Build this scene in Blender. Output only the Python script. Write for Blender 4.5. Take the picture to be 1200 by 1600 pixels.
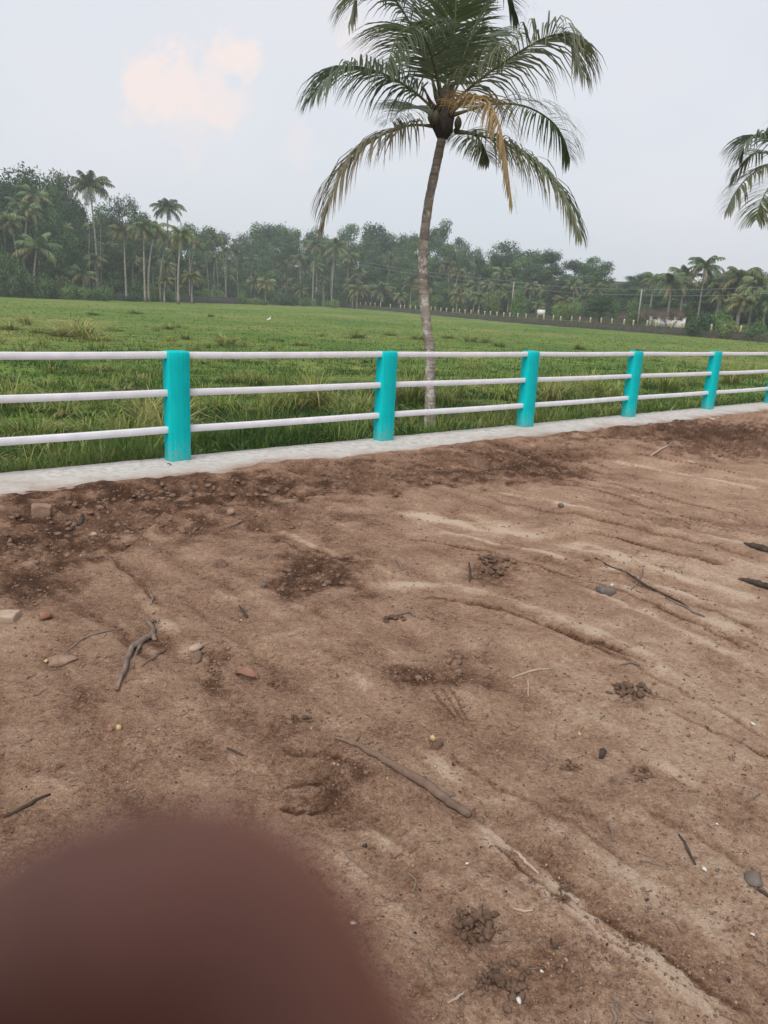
import bpy, math, random
import numpy as np
from mathutils import Vector, Matrix

random.seed(7)
RNG = np.random.default_rng(7)
scene = bpy.context.scene
COL = scene.collection
for o in list(bpy.data.objects):
    bpy.data.objects.remove(o)

# ------------------------------------------------------------------ camera
CAMZ = 1.5
F_PX = 1200.0                                  # focal length in photo pixels (1200 x 1600)
PITCH, ROLL = 0.26588, 0.04487
FW = np.array([0, math.cos(PITCH), -math.sin(PITCH)])
UP0 = np.array([0, math.sin(PITCH), math.cos(PITCH)])
R0 = np.array([1.0, 0, 0])
RT = R0 * math.cos(ROLL) + UP0 * math.sin(ROLL)
UP = UP0 * math.cos(ROLL) - R0 * math.sin(ROLL)
CAM = np.array([0, 0, CAMZ])
cam_data = bpy.data.cameras.new('camera')
cam = bpy.data.objects.new('camera', cam_data)
COL.objects.link(cam)
cam.matrix_world = Matrix(((RT[0], UP[0], -FW[0], 0), (RT[1], UP[1], -FW[1], 0), (RT[2], UP[2], -FW[2], CAMZ), (0, 0, 0, 1)))
cam_data.sensor_fit = 'VERTICAL'
cam_data.sensor_height = 36.0
cam_data.lens = F_PX / 1600 * 36.0
cam_data.clip_start = 0.004
cam_data.clip_end = 3000
cam_data.dof.use_dof = True
cam_data.dof.focus_distance = 3.4
cam_data.dof.aperture_fstop = 13.0
scene.camera = cam

# ------------------------------------------------------------------ light
SUN_EL, SUN_AZ = 52.0, 200.0                   # sun behind the photographer, to the left; soft through the overcast
def direction(px, py):
    v = FW + (px - 600) / F_PX * RT - (py - 800) / F_PX * UP
    return v / np.linalg.norm(v)

world = bpy.data.worlds.new('World')
scene.world = world
world.use_nodes = True
nt = world.node_tree
nt.nodes.clear()
def N(tree, kind, **kw):
    n = tree.nodes.new(kind)
    for k, v in kw.items():
        setattr(n, k, v)
    return n
def L(tree, a, b):
    tree.links.new(a, b)
def build_world():
    t = nt
    out = N(t, 'ShaderNodeOutputWorld')
    bg = N(t, 'ShaderNodeBackground')
    L(t, bg.outputs[0], out.inputs[0])
    sky = N(t, 'ShaderNodeTexSky', sky_type='NISHITA', sun_disc=False)
    sky.sun_elevation = math.radians(SUN_EL)
    sky.sun_rotation = math.radians(SUN_AZ)
    sky.air_density = 1.0; sky.dust_density = 3.0; sky.ozone_density = 1.0
    sc = N(t, 'ShaderNodeVectorMath', operation='SCALE'); sc.inputs[3].default_value = 0.11
    L(t, sky.outputs[0], sc.inputs[0])
    tc = N(t, 'ShaderNodeTexCoord')
    # overcast veil: an even pale sheet, a little uneven in brightness and tint
    nz = N(t, 'ShaderNodeTexNoise'); nz.inputs['Scale'].default_value = 2.2; nz.inputs['Detail'].default_value = 4; nz.inputs['Roughness'].default_value = 0.5
    mp = N(t, 'ShaderNodeMapping'); mp.inputs['Scale'].default_value = (1, 1, 2.2)
    L(t, tc.outputs['Generated'], mp.inputs[0]); L(t, mp.outputs[0], nz.inputs['Vector'])
    ramp = N(t, 'ShaderNodeValToRGB')
    ramp.color_ramp.elements[0].position = 0.3; ramp.color_ramp.elements[0].color = (0.80, 0.845, 0.92, 1)
    ramp.color_ramp.elements[1].position = 0.72; ramp.color_ramp.elements[1].color = (0.92, 0.905, 0.945, 1)
    L(t, nz.outputs['Fac'], ramp.inputs[0])
    mix = N(t, 'ShaderNodeMix', data_type='RGBA'); mix.inputs['Factor'].default_value = 0.88
    L(t, sc.outputs[0], mix.inputs['A']); L(t, ramp.outputs[0], mix.inputs['B'])
    # sunlit cumulus tops showing through the veil
    n2 = N(t, 'ShaderNodeTexNoise'); n2.inputs['Scale'].default_value = 34; n2.inputs['Detail'].default_value = 7; n2.inputs['Roughness'].default_value = 0.62
    L(t, tc.outputs['Generated'], n2.inputs['Vector'])
    cur = mix.outputs['Result']
    blobs = [(236, 132, 2.3, .75), (275, 140, 2.5, .7), (228, 155, 2.0, .5), (310, 135, 2.6, .4), (362, 88, 1.6, .8), (340, 98, 1.5, .6), (382, 98, 1.4, .55), (350, 160, 2.0, .5), (300, 190, 2.8, .3), (465, 228, 1.7, .3), (560, 75, 2.2, .3), (690, 130, 4.5, .18), (1420, 150, 4, .35), (-420, 180, 4.5, .45)]
    for (px, py, deg, st) in blobs:
        d = direction(px, py)
        dot = N(t, 'ShaderNodeVectorMath', operation='DISTANCE'); dot.inputs[1].default_value = tuple(d)
        L(t, tc.outputs['Generated'], dot.inputs[0])
        ms = N(t, 'ShaderNodeMath', operation='MULTIPLY_ADD'); ms.inputs[1].default_value = -1 / math.radians(deg); ms.inputs[2].default_value = 1.0
        L(t, dot.outputs['Value'], ms.inputs[0])
        ad = N(t, 'ShaderNodeMath', operation='MULTIPLY_ADD'); ad.inputs[1].default_value = 2.3; ad.inputs[2].default_value = -1.1
        L(t, n2.outputs['Fac'], ad.inputs[0])
        s2 = N(t, 'ShaderNodeMath', operation='ADD'); L(t, ms.outputs[0], s2.inputs[0]); L(t, ad.outputs[0], s2.inputs[1])
        mr = N(t, 'ShaderNodeMapRange', interpolation_type='SMOOTHSTEP'); mr.inputs[1].default_value = 0.02; mr.inputs[2].default_value = 0.72; mr.inputs[4].default_value = st
        L(t, s2.outputs[0], mr.inputs[0])
        m = N(t, 'ShaderNodeMix', data_type='RGBA'); m.inputs['B'].default_value = (1.0, 0.86, 0.82, 1)
        L(t, mr.outputs[0], m.inputs['Factor']); L(t, cur, m.inputs['A'])
        cur = m.outputs['Result']
    L(t, cur, bg.inputs['Color'])
    bg.inputs['Strength'].default_value = 1.0
build_world()

sun_data = bpy.data.lights.new('sun', 'SUN')
sun_data.energy = 3.0
sun_data.angle = math.radians(38)
sun_data.color = (1.0, 0.95, 0.9)
sun = bpy.data.objects.new('sun', sun_data)
COL.objects.link(sun)
_az = math.radians(SUN_AZ); _el = math.radians(SUN_EL)
_sd = Vector((math.sin(_az) * math.cos(_el), math.cos(_az) * math.cos(_el), math.sin(_el)))   # towards the sun
sun.rotation_euler = _sd.to_track_quat('Z', 'Y').to_euler()

scene.view_settings.view_transform = 'Standard'
scene.view_settings.look = 'None'
scene.view_settings.exposure = 0.0
scene.view_settings.gamma = 1.0
scene.view_settings.use_curve_mapping = False
scene.render.engine = 'CYCLES'
scene.cycles.use_denoising = True
scene.cycles.max_bounces = 5
scene.cycles.diffuse_bounces = 2
scene.cycles.transmission_bounces = 3
scene.cycles.volume_bounces = 2
scene.cycles.transparent_max_bounces = 4
scene.cycles.caustics_reflective = False
scene.cycles.caustics_refractive = False

# ------------------------------------------------------------------ helpers
def srgb(r, g, b):
    return tuple(((c / 255) / 12.92 if c / 255 <= 0.04045 else ((c / 255 + 0.055) / 1.055) ** 2.4) for c in (r, g, b))

def tag(o, label=None, cat=None, group=None, kind=None):
    if label: o['label'] = label
    if cat: o['category'] = cat
    if group: o['group'] = group
    if kind: o['kind'] = kind
    return o

def mesh_np(name, V, quads=None, tris=None, mat=None, col=None, smooth=False, attrs=None):
    V = np.asarray(V, np.float32)
    me = bpy.data.meshes.new(name)
    q = np.zeros((0, 4), np.int32) if quads is None else np.asarray(quads, np.int32).reshape(-1, 4)
    t = np.zeros((0, 3), np.int32) if tris is None else np.asarray(tris, np.int32).reshape(-1, 3)
    me.vertices.add(len(V)); me.vertices.foreach_set('co', V.ravel())
    me.loops.add(q.size + t.size)
    me.loops.foreach_set('vertex_index', np.concatenate([q.ravel(), t.ravel()]))
    me.polygons.add(len(q) + len(t))
    st = np.concatenate([np.arange(len(q)) * 4, q.size + np.arange(len(t)) * 3]).astype(np.int32)
    me.polygons.foreach_set('loop_start', st)
    if smooth:
        me.polygons.foreach_set('use_smooth', np.ones(len(q) + len(t), bool))
    me.update(calc_edges=True)
    if col is not None:
        a = me.color_attributes.new('Col', 'FLOAT_COLOR', 'POINT')
        c = np.ones((len(V), 4), np.float32); c[:, :3] = col
        a.data.foreach_set('color', c.ravel())
    for k, v in (attrs or {}).items():
        a = me.attributes.new(k, 'FLOAT', 'POINT')
        a.data.foreach_set('value', np.asarray(v, np.float32))
    if mat: me.materials.append(mat)
    return me

def link(name, me, parent=None, loc=None, rot=None, scale=None):
    o = bpy.data.objects.new(name, me)
    COL.objects.link(o)
    if parent: o.parent = parent
    if loc is not None: o.location = tuple(float(v) for v in loc)
    if rot is not None: o.rotation_euler = rot
    if scale is not None: o.scale = scale
    return o

class MB:
    """collects shapes into one mesh"""
    def __init__(self): self.v = []; self.q = []; self.t = []; self.c = []; self.n = 0
    def add(self, V, q=None, t=None, c=None):
        V = np.asarray(V, float).reshape(-1, 3)
        if q is not None and len(q): self.q.append(np.asarray(q, int).reshape(-1, 4) + self.n)
        if t is not None and len(t): self.t.append(np.asarray(t, int).reshape(-1, 3) + self.n)
        cc = np.ones((len(V), 3)) if c is None else np.broadcast_to(np.asarray(c, float), (len(V), 3))
        self.v.append(V); self.c.append(cc); self.n += len(V)
    def box(self, c, ex, ey, ez):
        c = np.array(c, float); ex, ey, ez = map(lambda a: np.array(a, float), (ex, ey, ez))
        V = [c + i * ex + j * ey + k * ez for k in (-1, 1) for j in (-1, 1) for i in (-1, 1)]
        self.add(V, [[0, 2, 3, 1], [4, 5, 7, 6], [0, 1, 5, 4], [2, 6, 7, 3], [0, 4, 6, 2], [1, 3, 7, 5]])
    def tube(self, P, R, n=8, c=None, cap=True, jitter=0, seed=0):
        P = np.asarray(P, float); R = np.broadcast_to(np.asarray(R, float), (len(P),))
        T = np.gradient(P, axis=0); T /= np.linalg.norm(T, axis=1)[:, None] + 1e-12
        ref = np.array([0.0, 0, 1]) if abs(T[0][2]) < 0.9 else np.array([1.0, 0, 0])
        rg = np.random.default_rng(seed)
        V = []
        a = np.linspace(0, 2 * np.pi, n, endpoint=False)
        for p, t, r in zip(P, T, R):
            u = np.cross(t, ref); u /= np.linalg.norm(u) + 1e-12; w = np.cross(t, u)
            rr = r * (1 + jitter * rg.standard_normal(n))
            V.append(p + (np.cos(a) * rr)[:, None] * u + (np.sin(a) * rr)[:, None] * w)
        V = np.concatenate(V); m = len(P)
        i = np.arange(m - 1)[:, None] * n; j = np.arange(n)[None, :]; k = (j + 1) % n
        q = np.stack([i + j, i + k, i + n + k, i + n + j], -1).reshape(-1, 4)
        tris = []
        if cap:
            V = np.concatenate([V, P[:1], P[-1:]])
            for jj in range(n):
                tris.append([m * n, (jj + 1) % n, jj]); tris.append([m * n + 1, (m - 1) * n + jj, (m - 1) * n + (jj + 1) % n])
        self.add(V, q, tris, c)
    def mesh(self, name, mat, smooth=False):
        return mesh_np(name, np.concatenate(self.v), np.concatenate(self.q) if self.q else None, np.concatenate(self.t) if self.t else None, mat, np.concatenate(self.c), smooth)

# lattice noise
_PERM = np.random.default_rng(3).permutation(512)
_PERM = np.concatenate([_PERM, _PERM])
_GRAD = np.random.default_rng(4).uniform(0, 2 * np.pi, 1024)
def pnoise(x, y, seed=0):
    xi = np.floor(x).astype(int); yi = np.floor(y).astype(int)
    xf = x - xi; yf = y - yi
    def g(ix, iy, dx, dy):
        h = _PERM[(_PERM[(ix + seed * 37) & 511] + iy + seed * 101) & 511]
        a = _GRAD[h]
        return np.cos(a) * dx + np.sin(a) * dy
    u = xf * xf * xf * (xf * (xf * 6 - 15) + 10); v = yf * yf * yf * (yf * (yf * 6 - 15) + 10)
    a = g(xi, yi, xf, yf); b = g(xi + 1, yi, xf - 1, yf); c = g(xi, yi + 1, xf, yf - 1); d = g(xi + 1, yi + 1, xf - 1, yf - 1)
    return ((a * (1 - u) + b * u) * (1 - v) + (c * (1 - u) + d * u) * v) * 1.5
def fbm(x, y, oct=4, seed=0, gain=.5):
    s = 0; a = 1.0
    for k in range(oct):
        s = s + a * pnoise(x * 2 ** k, y * 2 ** k, seed + k); a *= gain
    return s
def sstep(a, b, x):
    t = np.clip((x - a) / (b - a), 0, 1)
    return t * t * (3 - 2 * t)

# ------------------------------------------------------------------ the place: measures
P1 = np.array([-1.95119, 7.04804])             # foot of the first post
STEP = np.array([1.90447, 1.67444])            # from post to post
SP = np.linalg.norm(STEP)
FD = STEP / SP                                 # along the fence
FN = np.array([-FD[1], FD[0]])                 # across it, towards the field
SLOPE = -0.018 / SP                            # the road drops gently along the fence
POST_H = 1.005
def along(x, y): return (x - P1[0]) * FD[0] + (y - P1[1]) * FD[1]
def across(x, y): return (x - P1[0]) * FN[0] + (y - P1[1]) * FN[1]
def zroad(x, y): return SLOPE * along(x, y)
KF, KB = -0.58, 0.17                           # kerb front and back edges, across
def road_pt(px, py, h=0.0):
    d = direction(px, py)
    n = np.array([-SLOPE * FD[0], -SLOPE * FD[1], 1.0])
    p0 = np.array([P1[0], P1[1], h])
    t = n.dot(p0 - CAM) / n.dot(d)
    return CAM + d * t
def azim(px, py):
    d = direction(px, py); return math.atan2(d[0], d[1])
WALL = [(500, 250), (560, 222), (700, 180), (800, 157), (900, 141), (1050, 123), (1200, 110), (1420, 96)]
def hz(px): return 446 + px * 54 / 1200
_wa = np.array([azim(p, hz(p)) for p, d in WALL]); _wd = np.array([d for p, d in WALL], float)
def wall_d(az):
    r = np.interp(az, _wa, _wd)
    return np.where(az < _wa[0], 9999.0, r)
A_500, A_850, A_370 = azim(480, 468), azim(850, 484), azim(370, 463)
def zfield(x, y):
    x = np.asarray(x, float); y = np.asarray(y, float)
    d = across(x, y) - KB
    r = np.hypot(x, y); az = np.arctan2(x, y)
    z = -0.22 - 0.5 * sstep(0, 4.5, d) - 0.25 * sstep(5, 18, d)
    rise = 0.85 * (1 - sstep(A_500, A_850, az))
    z = z + rise * sstep(35, 150, r) + 0.06 * fbm(x * .35, y * .35, 3, 11) * sstep(0, 2, d) + SLOPE * np.clip(along(x, y), -20, 40)
    wd = wall_d(az)
    z = z + 1.0 * sstep(wd + .7, wd + 5, r)
    edge = np.where(az < A_500, np.interp(az, [-1.2, azim(0, 446), A_370, A_500], [150, 158, 205, 232]), wd + 22)
    z = z + np.clip(r - edge - 6, 0, 160) * 0.085
    z = np.where(d < 0.02, -1.6, z)
    return z
def field_pt(px, py):
    d = direction(px, py)
    t = np.geomspace(5, 600, 4000)
    P = CAM + d * t[:, None]
    zz = zfield(P[:, 0], P[:, 1])
    ok = (P[:, 2] < zz) & (across(P[:, 0], P[:, 1]) > KB + .05)
    i = np.argmax(ok)
    return np.array([P[i, 0], P[i, 1], zz[i]])
def at(px, py, D):
    """point seen at a pixel, at a horizontal distance"""
    d = direction(px, py)
    return CAM + d * (D / math.hypot(d[0], d[1]))

# ------------------------------------------------------------------ materials
def mat_new(name):
    m = bpy.data.materials.new(name); m.use_nodes = True
    t = m.node_tree; t.nodes.clear()
    out = N(t, 'ShaderNodeOutputMaterial'); b = N(t, 'ShaderNodeBsdfPrincipled')
    L(t, b.outputs[0], out.inputs[0])
    return m, t, b, out
def noise(t, scale, detail=4, rough=.55, coord='Object', vec=None):
    n = N(t, 'ShaderNodeTexNoise'); n.inputs['Scale'].default_value = scale; n.inputs['Detail'].default_value = detail; n.inputs['Roughness'].default_value = rough
    if vec is None:
        tc = N(t, 'ShaderNodeTexCoord'); vec = tc.outputs[coord]
    L(t, vec, n.inputs['Vector'])
    return n
def rampn(t, fac, stops):
    r = N(t, 'ShaderNodeValToRGB')
    els = r.color_ramp.elements
    while len(els) < len(stops): els.new(0.5)
    for e, (p, c) in zip(els, stops):
        e.position = p; e.color = (*c, 1)
    L(t, fac, r.inputs[0])
    return r
def mixc(t, fac, a, b, mode='MIX'):
    m = N(t, 'ShaderNodeMix', data_type='RGBA', blend_type=mode)
    for s, v in (('Factor', fac), ('A', a), ('B', b)):
        if isinstance(v, (int, float)): m.inputs[s].default_value = v
        elif isinstance(v, tuple): m.inputs[s].default_value = (*v, 1)
        else: L(t, v, m.inputs[s])
    return m.outputs['Result']
def bump(t, b, h, strength, dist):
    n = N(t, 'ShaderNodeBump'); n.inputs['Strength'].default_value = strength; n.inputs['Distance'].default_value = dist
    L(t, h, n.inputs['Height']); L(t, n.outputs[0], b.inputs['Normal'])
    return n

def simple(name, c, rough=.8, var=.15, scale=8, bumps=0.0, bscale=40, dark=None):
    m, t, b, out = mat_new(name)
    n = noise(t, scale, 6)
    d = dark or tuple(v * (1 - var) for v in c)
    l = tuple(min(1, v * (1 + var)) for v in c)
    r = rampn(t, n.outputs['Fac'], [(.3, d), (.7, l)])
    L(t, r.outputs[0], b.inputs['Base Color'])
    b.inputs['Roughness'].default_value = rough
    b.inputs['Specular IOR Level'].default_value = 0.25
    if bumps:
        n2 = noise(t, bscale, 5); bump(t, b, n2.outputs['Fac'], 1.0, bumps)
    return m

def leafmat(name, tint=(1, 1, 1), trans=.3, rough=.6, objvar=.35, spec=.25):
    """foliage: colour from the mesh's own attribute, varied per plant, some light through the leaf"""
    m, t, b, out = mat_new(name)
    a = N(t, 'ShaderNodeAttribute', attribute_name='Col')
    oi = N(t, 'ShaderNodeObjectInfo')
    mr = N(t, 'ShaderNodeMapRange'); mr.inputs[3].default_value = 1 - objvar; mr.inputs[4].default_value = 1 + objvar
    L(t, oi.outputs['Random'], mr.inputs[0])
    c = mixc(t, 1.0, a.outputs['Color'], tint, 'MULTIPLY')
    hs = N(t, 'ShaderNodeHueSaturation'); L(t, c, hs.inputs['Color']); L(t, mr.outputs[0], hs.inputs['Value'])
    mh = N(t, 'ShaderNodeMath', operation='MULTIPLY_ADD'); mh.inputs[1].default_value = .05 * min(1, objvar * 3); mh.inputs[2].default_value = .5 - .025 * min(1, objvar * 3)
    wn = N(t, 'ShaderNodeMath', operation='FRACT'); m7 = N(t, 'ShaderNodeMath', operation='MULTIPLY'); m7.inputs[1].default_value = 7.31
    L(t, oi.outputs['Random'], m7.inputs[0]); L(t, m7.outputs[0], wn.inputs[0]); L(t, wn.outputs[0], mh.inputs[0]); L(t, mh.outputs[0], hs.inputs['Hue'])
    L(t, hs.outputs[0], b.inputs['Base Color'])
    b.inputs['Roughness'].default_value = rough; b.inputs['Specular IOR Level'].default_value = spec
    tr = N(t, 'ShaderNodeBsdfTranslucent'); L(t, hs.outputs[0], tr.inputs[0])
    ms = N(t, 'ShaderNodeMixShader'); ms.inputs[0].default_value = trans
    L(t, b.outputs[0], ms.inputs[1]); L(t, tr.outputs[0], ms.inputs[2]); L(t, ms.outputs[0], out.inputs[0])
    return m

M = {}
M['leaf'] = leafmat('broad_leaf', objvar=.3)
M['palm'] = leafmat('palm_leaf', objvar=.15, trans=.38, rough=.42, spec=.5)
M['palmfar'] = leafmat('palm_leaf_distant', objvar=.3, trans=.25)
M['grass'] = leafmat('grass_blade', objvar=0, trans=.35)
M['tuft'] = leafmat('tuft_blade', objvar=.12, trans=.35)

def dirt_material():
    m, t, b, out = mat_new('sandy_soil')
    tc = N(t, 'ShaderNodeTexCoord'); v = tc.outputs['Object']
    tone = N(t, 'ShaderNodeAttribute', attribute_name='tone')
    grain = noise(t, 100, 4, .8, vec=v)
    mid = noise(t, 34, 4, .7, vec=v)
    big = noise(t, 2.6, 4, .6, vec=v)
    # tone + noise -> colour of the soil itself: dark laterite crumbs, sand, washed pale sand
    def acc(prev, fac, k):
        c = N(t, 'ShaderNodeMath', operation='MULTIPLY_ADD'); c.inputs[1].default_value = k; c.inputs[2].default_value = -.5 * k; L(t, fac, c.inputs[0])
        e = N(t, 'ShaderNodeMath', operation='ADD'); L(t, prev, e.inputs[0]); L(t, c.outputs[0], e.inputs[1])
        return e.outputs[0]
    v0 = acc(acc(acc(tone.outputs['Fac'], mid.outputs['Fac'], .85), big.outputs['Fac'], .55), grain.outputs['Fac'], 1.2)
    r = rampn(t, v0, [(0.0, (.085, .042, .024)), (.22, (.184, .098, .058)), (.45, (.355, .214, .140)), (.7, (.520, .345, .236)), (1.0, (.72, .55, .41))])
    # single grains: pale quartz and dark specks
    vo = N(t, 'ShaderNodeTexVoronoi'); vo.inputs['Scale'].default_value = 120; L(t, v, vo.inputs['Vector'])
    vm = N(t, 'ShaderNodeSeparateColor'); L(t, vo.outputs['Color'], vm.inputs[0])
    lt = N(t, 'ShaderNodeMath', operation='LESS_THAN'); lt.inputs[1].default_value = .22; L(t, vo.outputs['Distance'], lt.inputs[0])
    g1 = N(t, 'ShaderNodeMath', operation='GREATER_THAN'); g1.inputs[1].default_value = .90; L(t, vm.outputs[0], g1.inputs[0])
    g2 = N(t, 'ShaderNodeMath', operation='LESS_THAN'); g2.inputs[1].default_value = .10; L(t, vm.outputs[0], g2.inputs[0])
    f1 = N(t, 'ShaderNodeMath', operation='MULTIPLY'); L(t, lt.outputs[0], f1.inputs[0]); L(t, g1.outputs[0], f1.inputs[1])
    f2 = N(t, 'ShaderNodeMath', operation='MULTIPLY'); L(t, lt.outputs[0], f2.inputs[0]); L(t, g2.outputs[0], f2.inputs[1])
    c = mixc(t, f1.outputs[0], r.outputs[0], (.55, .47, .40))
    c = mixc(t, f2.outputs[0], c, (.06, .038, .028))
    # chips of bark and dark crumbs pressed into the sand
    wob = noise(t, 30, 3, .6, vec=v)
    wv = N(t, 'ShaderNodeVectorMath', operation='SCALE'); wv.inputs[3].default_value = .03; L(t, wob.outputs['Color'], wv.inputs[0])
    va = N(t, 'ShaderNodeVectorMath', operation='ADD'); L(t, v, va.inputs[0]); L(t, wv.outputs[0], va.inputs[1])
    for sc_, th, cut in ((44, .20, .80), (19, .13, .84)):
        vo2 = N(t, 'ShaderNodeTexVoronoi'); vo2.inputs['Scale'].default_value = sc_; L(t, va.outputs[0], vo2.inputs['Vector'])
        se2 = N(t, 'ShaderNodeSeparateColor'); L(t, vo2.outputs['Color'], se2.inputs[0])
        a1 = N(t, 'ShaderNodeMapRange'); a1.inputs[1].default_value = th; a1.inputs[2].default_value = th * .6; L(t, vo2.outputs['Distance'], a1.inputs[0])
        a2 = N(t, 'ShaderNodeMath', operation='GREATER_THAN'); a2.inputs[1].default_value = cut; L(t, se2.outputs[1], a2.inputs[0])
        a3 = N(t, 'ShaderNodeMath', operation='MULTIPLY'); L(t, a1.outputs[0], a3.inputs[0]); L(t, a2.outputs[0], a3.inputs[1])
        c = mixc(t, a3.outputs[0], c, (.085, .052, .038))
    L(t, c, b.inputs['Base Color'])
    b.inputs['Roughness'].default_value = .95; b.inputs['Specular IOR Level'].default_value = .15
    fine = noise(t, 120, 4, .75, vec=v)
    bump(t, b, fine.outputs['Fac'], 1.0, 0.03)
    return m
M['dirt'] = dirt_material()

def field_material():
    m, t, b, out = mat_new('marsh_turf')
    geo = N(t, 'ShaderNodeNewGeometry'); v = geo.outputs['Position']
    n1 = noise(t, .06, 5, .6, vec=v); n2 = noise(t, 1.3, 6, .65, vec=v); n3 = noise(t, 9, 4, .7, vec=v)
    r1 = rampn(t, n1.outputs['Fac'], [(.30, (.085, .165, .026)), (.46, (.140, .220, .042)), (.58, (.205, .250, .065)), (.70, (.33, .255, .095))])
    r2 = rampn(t, n2.outputs['Fac'], [(.3, (.45, .5, .42)), (.6, (1.0, 1.0, 1.0)), (.8, (1.3, 1.22, 1.05))])
    c = mixc(t, 1.0, r1.outputs[0], r2.outputs[0], 'MULTIPLY')
    r3 = rampn(t, n3.outputs['Fac'], [(.3, (.55, .55, .5)), (.7, (1.2, 1.2, 1.1))])
    c = mixc(t, 1.0, c, r3.outputs[0], 'MULTIPLY')
    mud = noise(t, .55, 5, .6, vec=v)
    mm = N(t, 'ShaderNodeMapRange', interpolation_type='SMOOTHSTEP'); mm.inputs[1].default_value = .54; mm.inputs[2].default_value = .64; L(t, mud.outputs['Fac'], mm.inputs[0])
    near = N(t, 'ShaderNodeAttribute', attribute_name='wet')
    mw = N(t, 'ShaderNodeMath', operation='MULTIPLY'); L(t, mm.outputs[0], mw.inputs[0]); L(t, near.outputs['Fac'], mw.inputs[1])
    c = mixc(t, mw.outputs[0], c, (.040, .042, .020))
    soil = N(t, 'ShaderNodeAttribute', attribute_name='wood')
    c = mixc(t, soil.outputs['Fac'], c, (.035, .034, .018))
    L(t, c, b.inputs['Base Color'])
    b.inputs['Roughness'].default_value = .9; b.inputs['Specular IOR Level'].default_value = .15
    bump(t, b, n3.outputs['Fac'], 1.0, .08)
    return m
M['field'] = field_material()

def concrete_material():
    m, t, b, out = mat_new('rough_concrete')
    n1 = noise(t, 1.4, 6, .6); n2 = noise(t, 14, 6, .65); n3 = noise(t, 90, 4, .7)
    r = rampn(t, n2.outputs['Fac'], [(.28, (.30, .275, .245)), (.5, (.45, .43, .40)), (.75, (.58, .565, .54))])
    stain = N(t, 'ShaderNodeAttribute', attribute_name='stain')
    s = N(t, 'ShaderNodeMath', operation='MULTIPLY_ADD'); s.inputs[1].default_value = 1.6; s.inputs[2].default_value = -.8; L(t, n1.outputs['Fac'], s.inputs[0])
    s2 = N(t, 'ShaderNodeMath', operation='ADD'); L(t, s.outputs[0], s2.inputs[0]); L(t, stain.outputs['Fac'], s2.inputs[1])
    s4 = N(t, 'ShaderNodeMath', operation='MULTIPLY_ADD'); s4.inputs[1].default_value = 1.2; s4.inputs[2].default_value = -.6; L(t, n2.outputs['Fac'], s4.inputs[0])
    s5 = N(t, 'ShaderNodeMath', operation='ADD'); L(t, s2.outputs[0], s5.inputs[0]); L(t, s4.outputs[0], s5.inputs[1])
    s3 = N(t, 'ShaderNodeMapRange', interpolation_type='SMOOTHSTEP'); s3.inputs[1].default_value = .45; s3.inputs[2].default_value = 1.0; s3.inputs[4].default_value = .85; L(t, s5.outputs[0], s3.inputs[0])
    c = mixc(t, s3.outputs[0], r.outputs[0], (.27, .18, .13))
    L(t, c, b.inputs['Base Color'])
    b.inputs['Roughness'].default_value = .92; b.inputs['Specular IOR Level'].default_value = .2
    bump(t, b, n3.outputs['Fac'], .7, .006)
    return m
M['concrete'] = concrete_material()

def paint_material(name, c, worn, dustc, amt=.35):
    m, t, b, out = mat_new(name)
    n1 = noise(t, 5, 6, .65); n2 = noise(t, 45, 4, .6)
    mp = N(t, 'ShaderNodeMapping'); mp.inputs['Scale'].default_value = (40, 40, 3)
    tc = N(t, 'ShaderNodeTexCoord'); L(t, tc.outputs['Object'], mp.inputs[0])
    br = noise(t, 1, 4, .6, vec=mp.outputs[0])
    r = rampn(t, n1.outputs['Fac'], [(.3, worn), (.7, c)])
    rb = rampn(t, br.outputs['Fac'], [(.3, (.84, .86, .86)), (.7, (1.06, 1.06, 1.06))])
    c2 = mixc(t, 1.0, r.outputs[0], rb.outputs[0], 'MULTIPLY')
    # dust splashed up from the soil near the foot
    sep = N(t, 'ShaderNodeSeparateXYZ'); L(t, tc.outputs['Object'], sep.inputs[0])
    mr = N(t, 'ShaderNodeMapRange'); mr.inputs[1].default_value = .22; mr.inputs[2].default_value = 0.0; mr.inputs[4].default_value = amt * 2.0
    L(t, sep.outputs[2], mr.inputs[0])
    spl = N(t, 'ShaderNodeMapRange', interpolation_type='SMOOTHSTEP'); spl.inputs[1].default_value = .47; spl.inputs[2].default_value = .60; L(t, n2.outputs['Fac'], spl.inputs[0])
    mm = N(t, 'ShaderNodeMath', operation='MULTIPLY'); L(t, mr.outputs[0], mm.inputs[0]); L(t, spl.outputs[0], mm.inputs[1])
    c3 = mixc(t, mm.outputs[0], c2, dustc)
    L(t, c3, b.inputs['Base Color'])
    b.inputs['Roughness'].default_value = .7; b.inputs['Specular IOR Level'].default_value = .12
    bump(t, b, n2.outputs['Fac'], .5, .004)
    return m
M['turquoise'] = paint_material('turquoise_paint', (0.0, .49, .50), (.0, .43, .445), (.26, .20, .15))
M['white_paint'] = simple('white_rail_paint', (.67, .665, .70), .6, .09, 7, .0015, 60)

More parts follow.
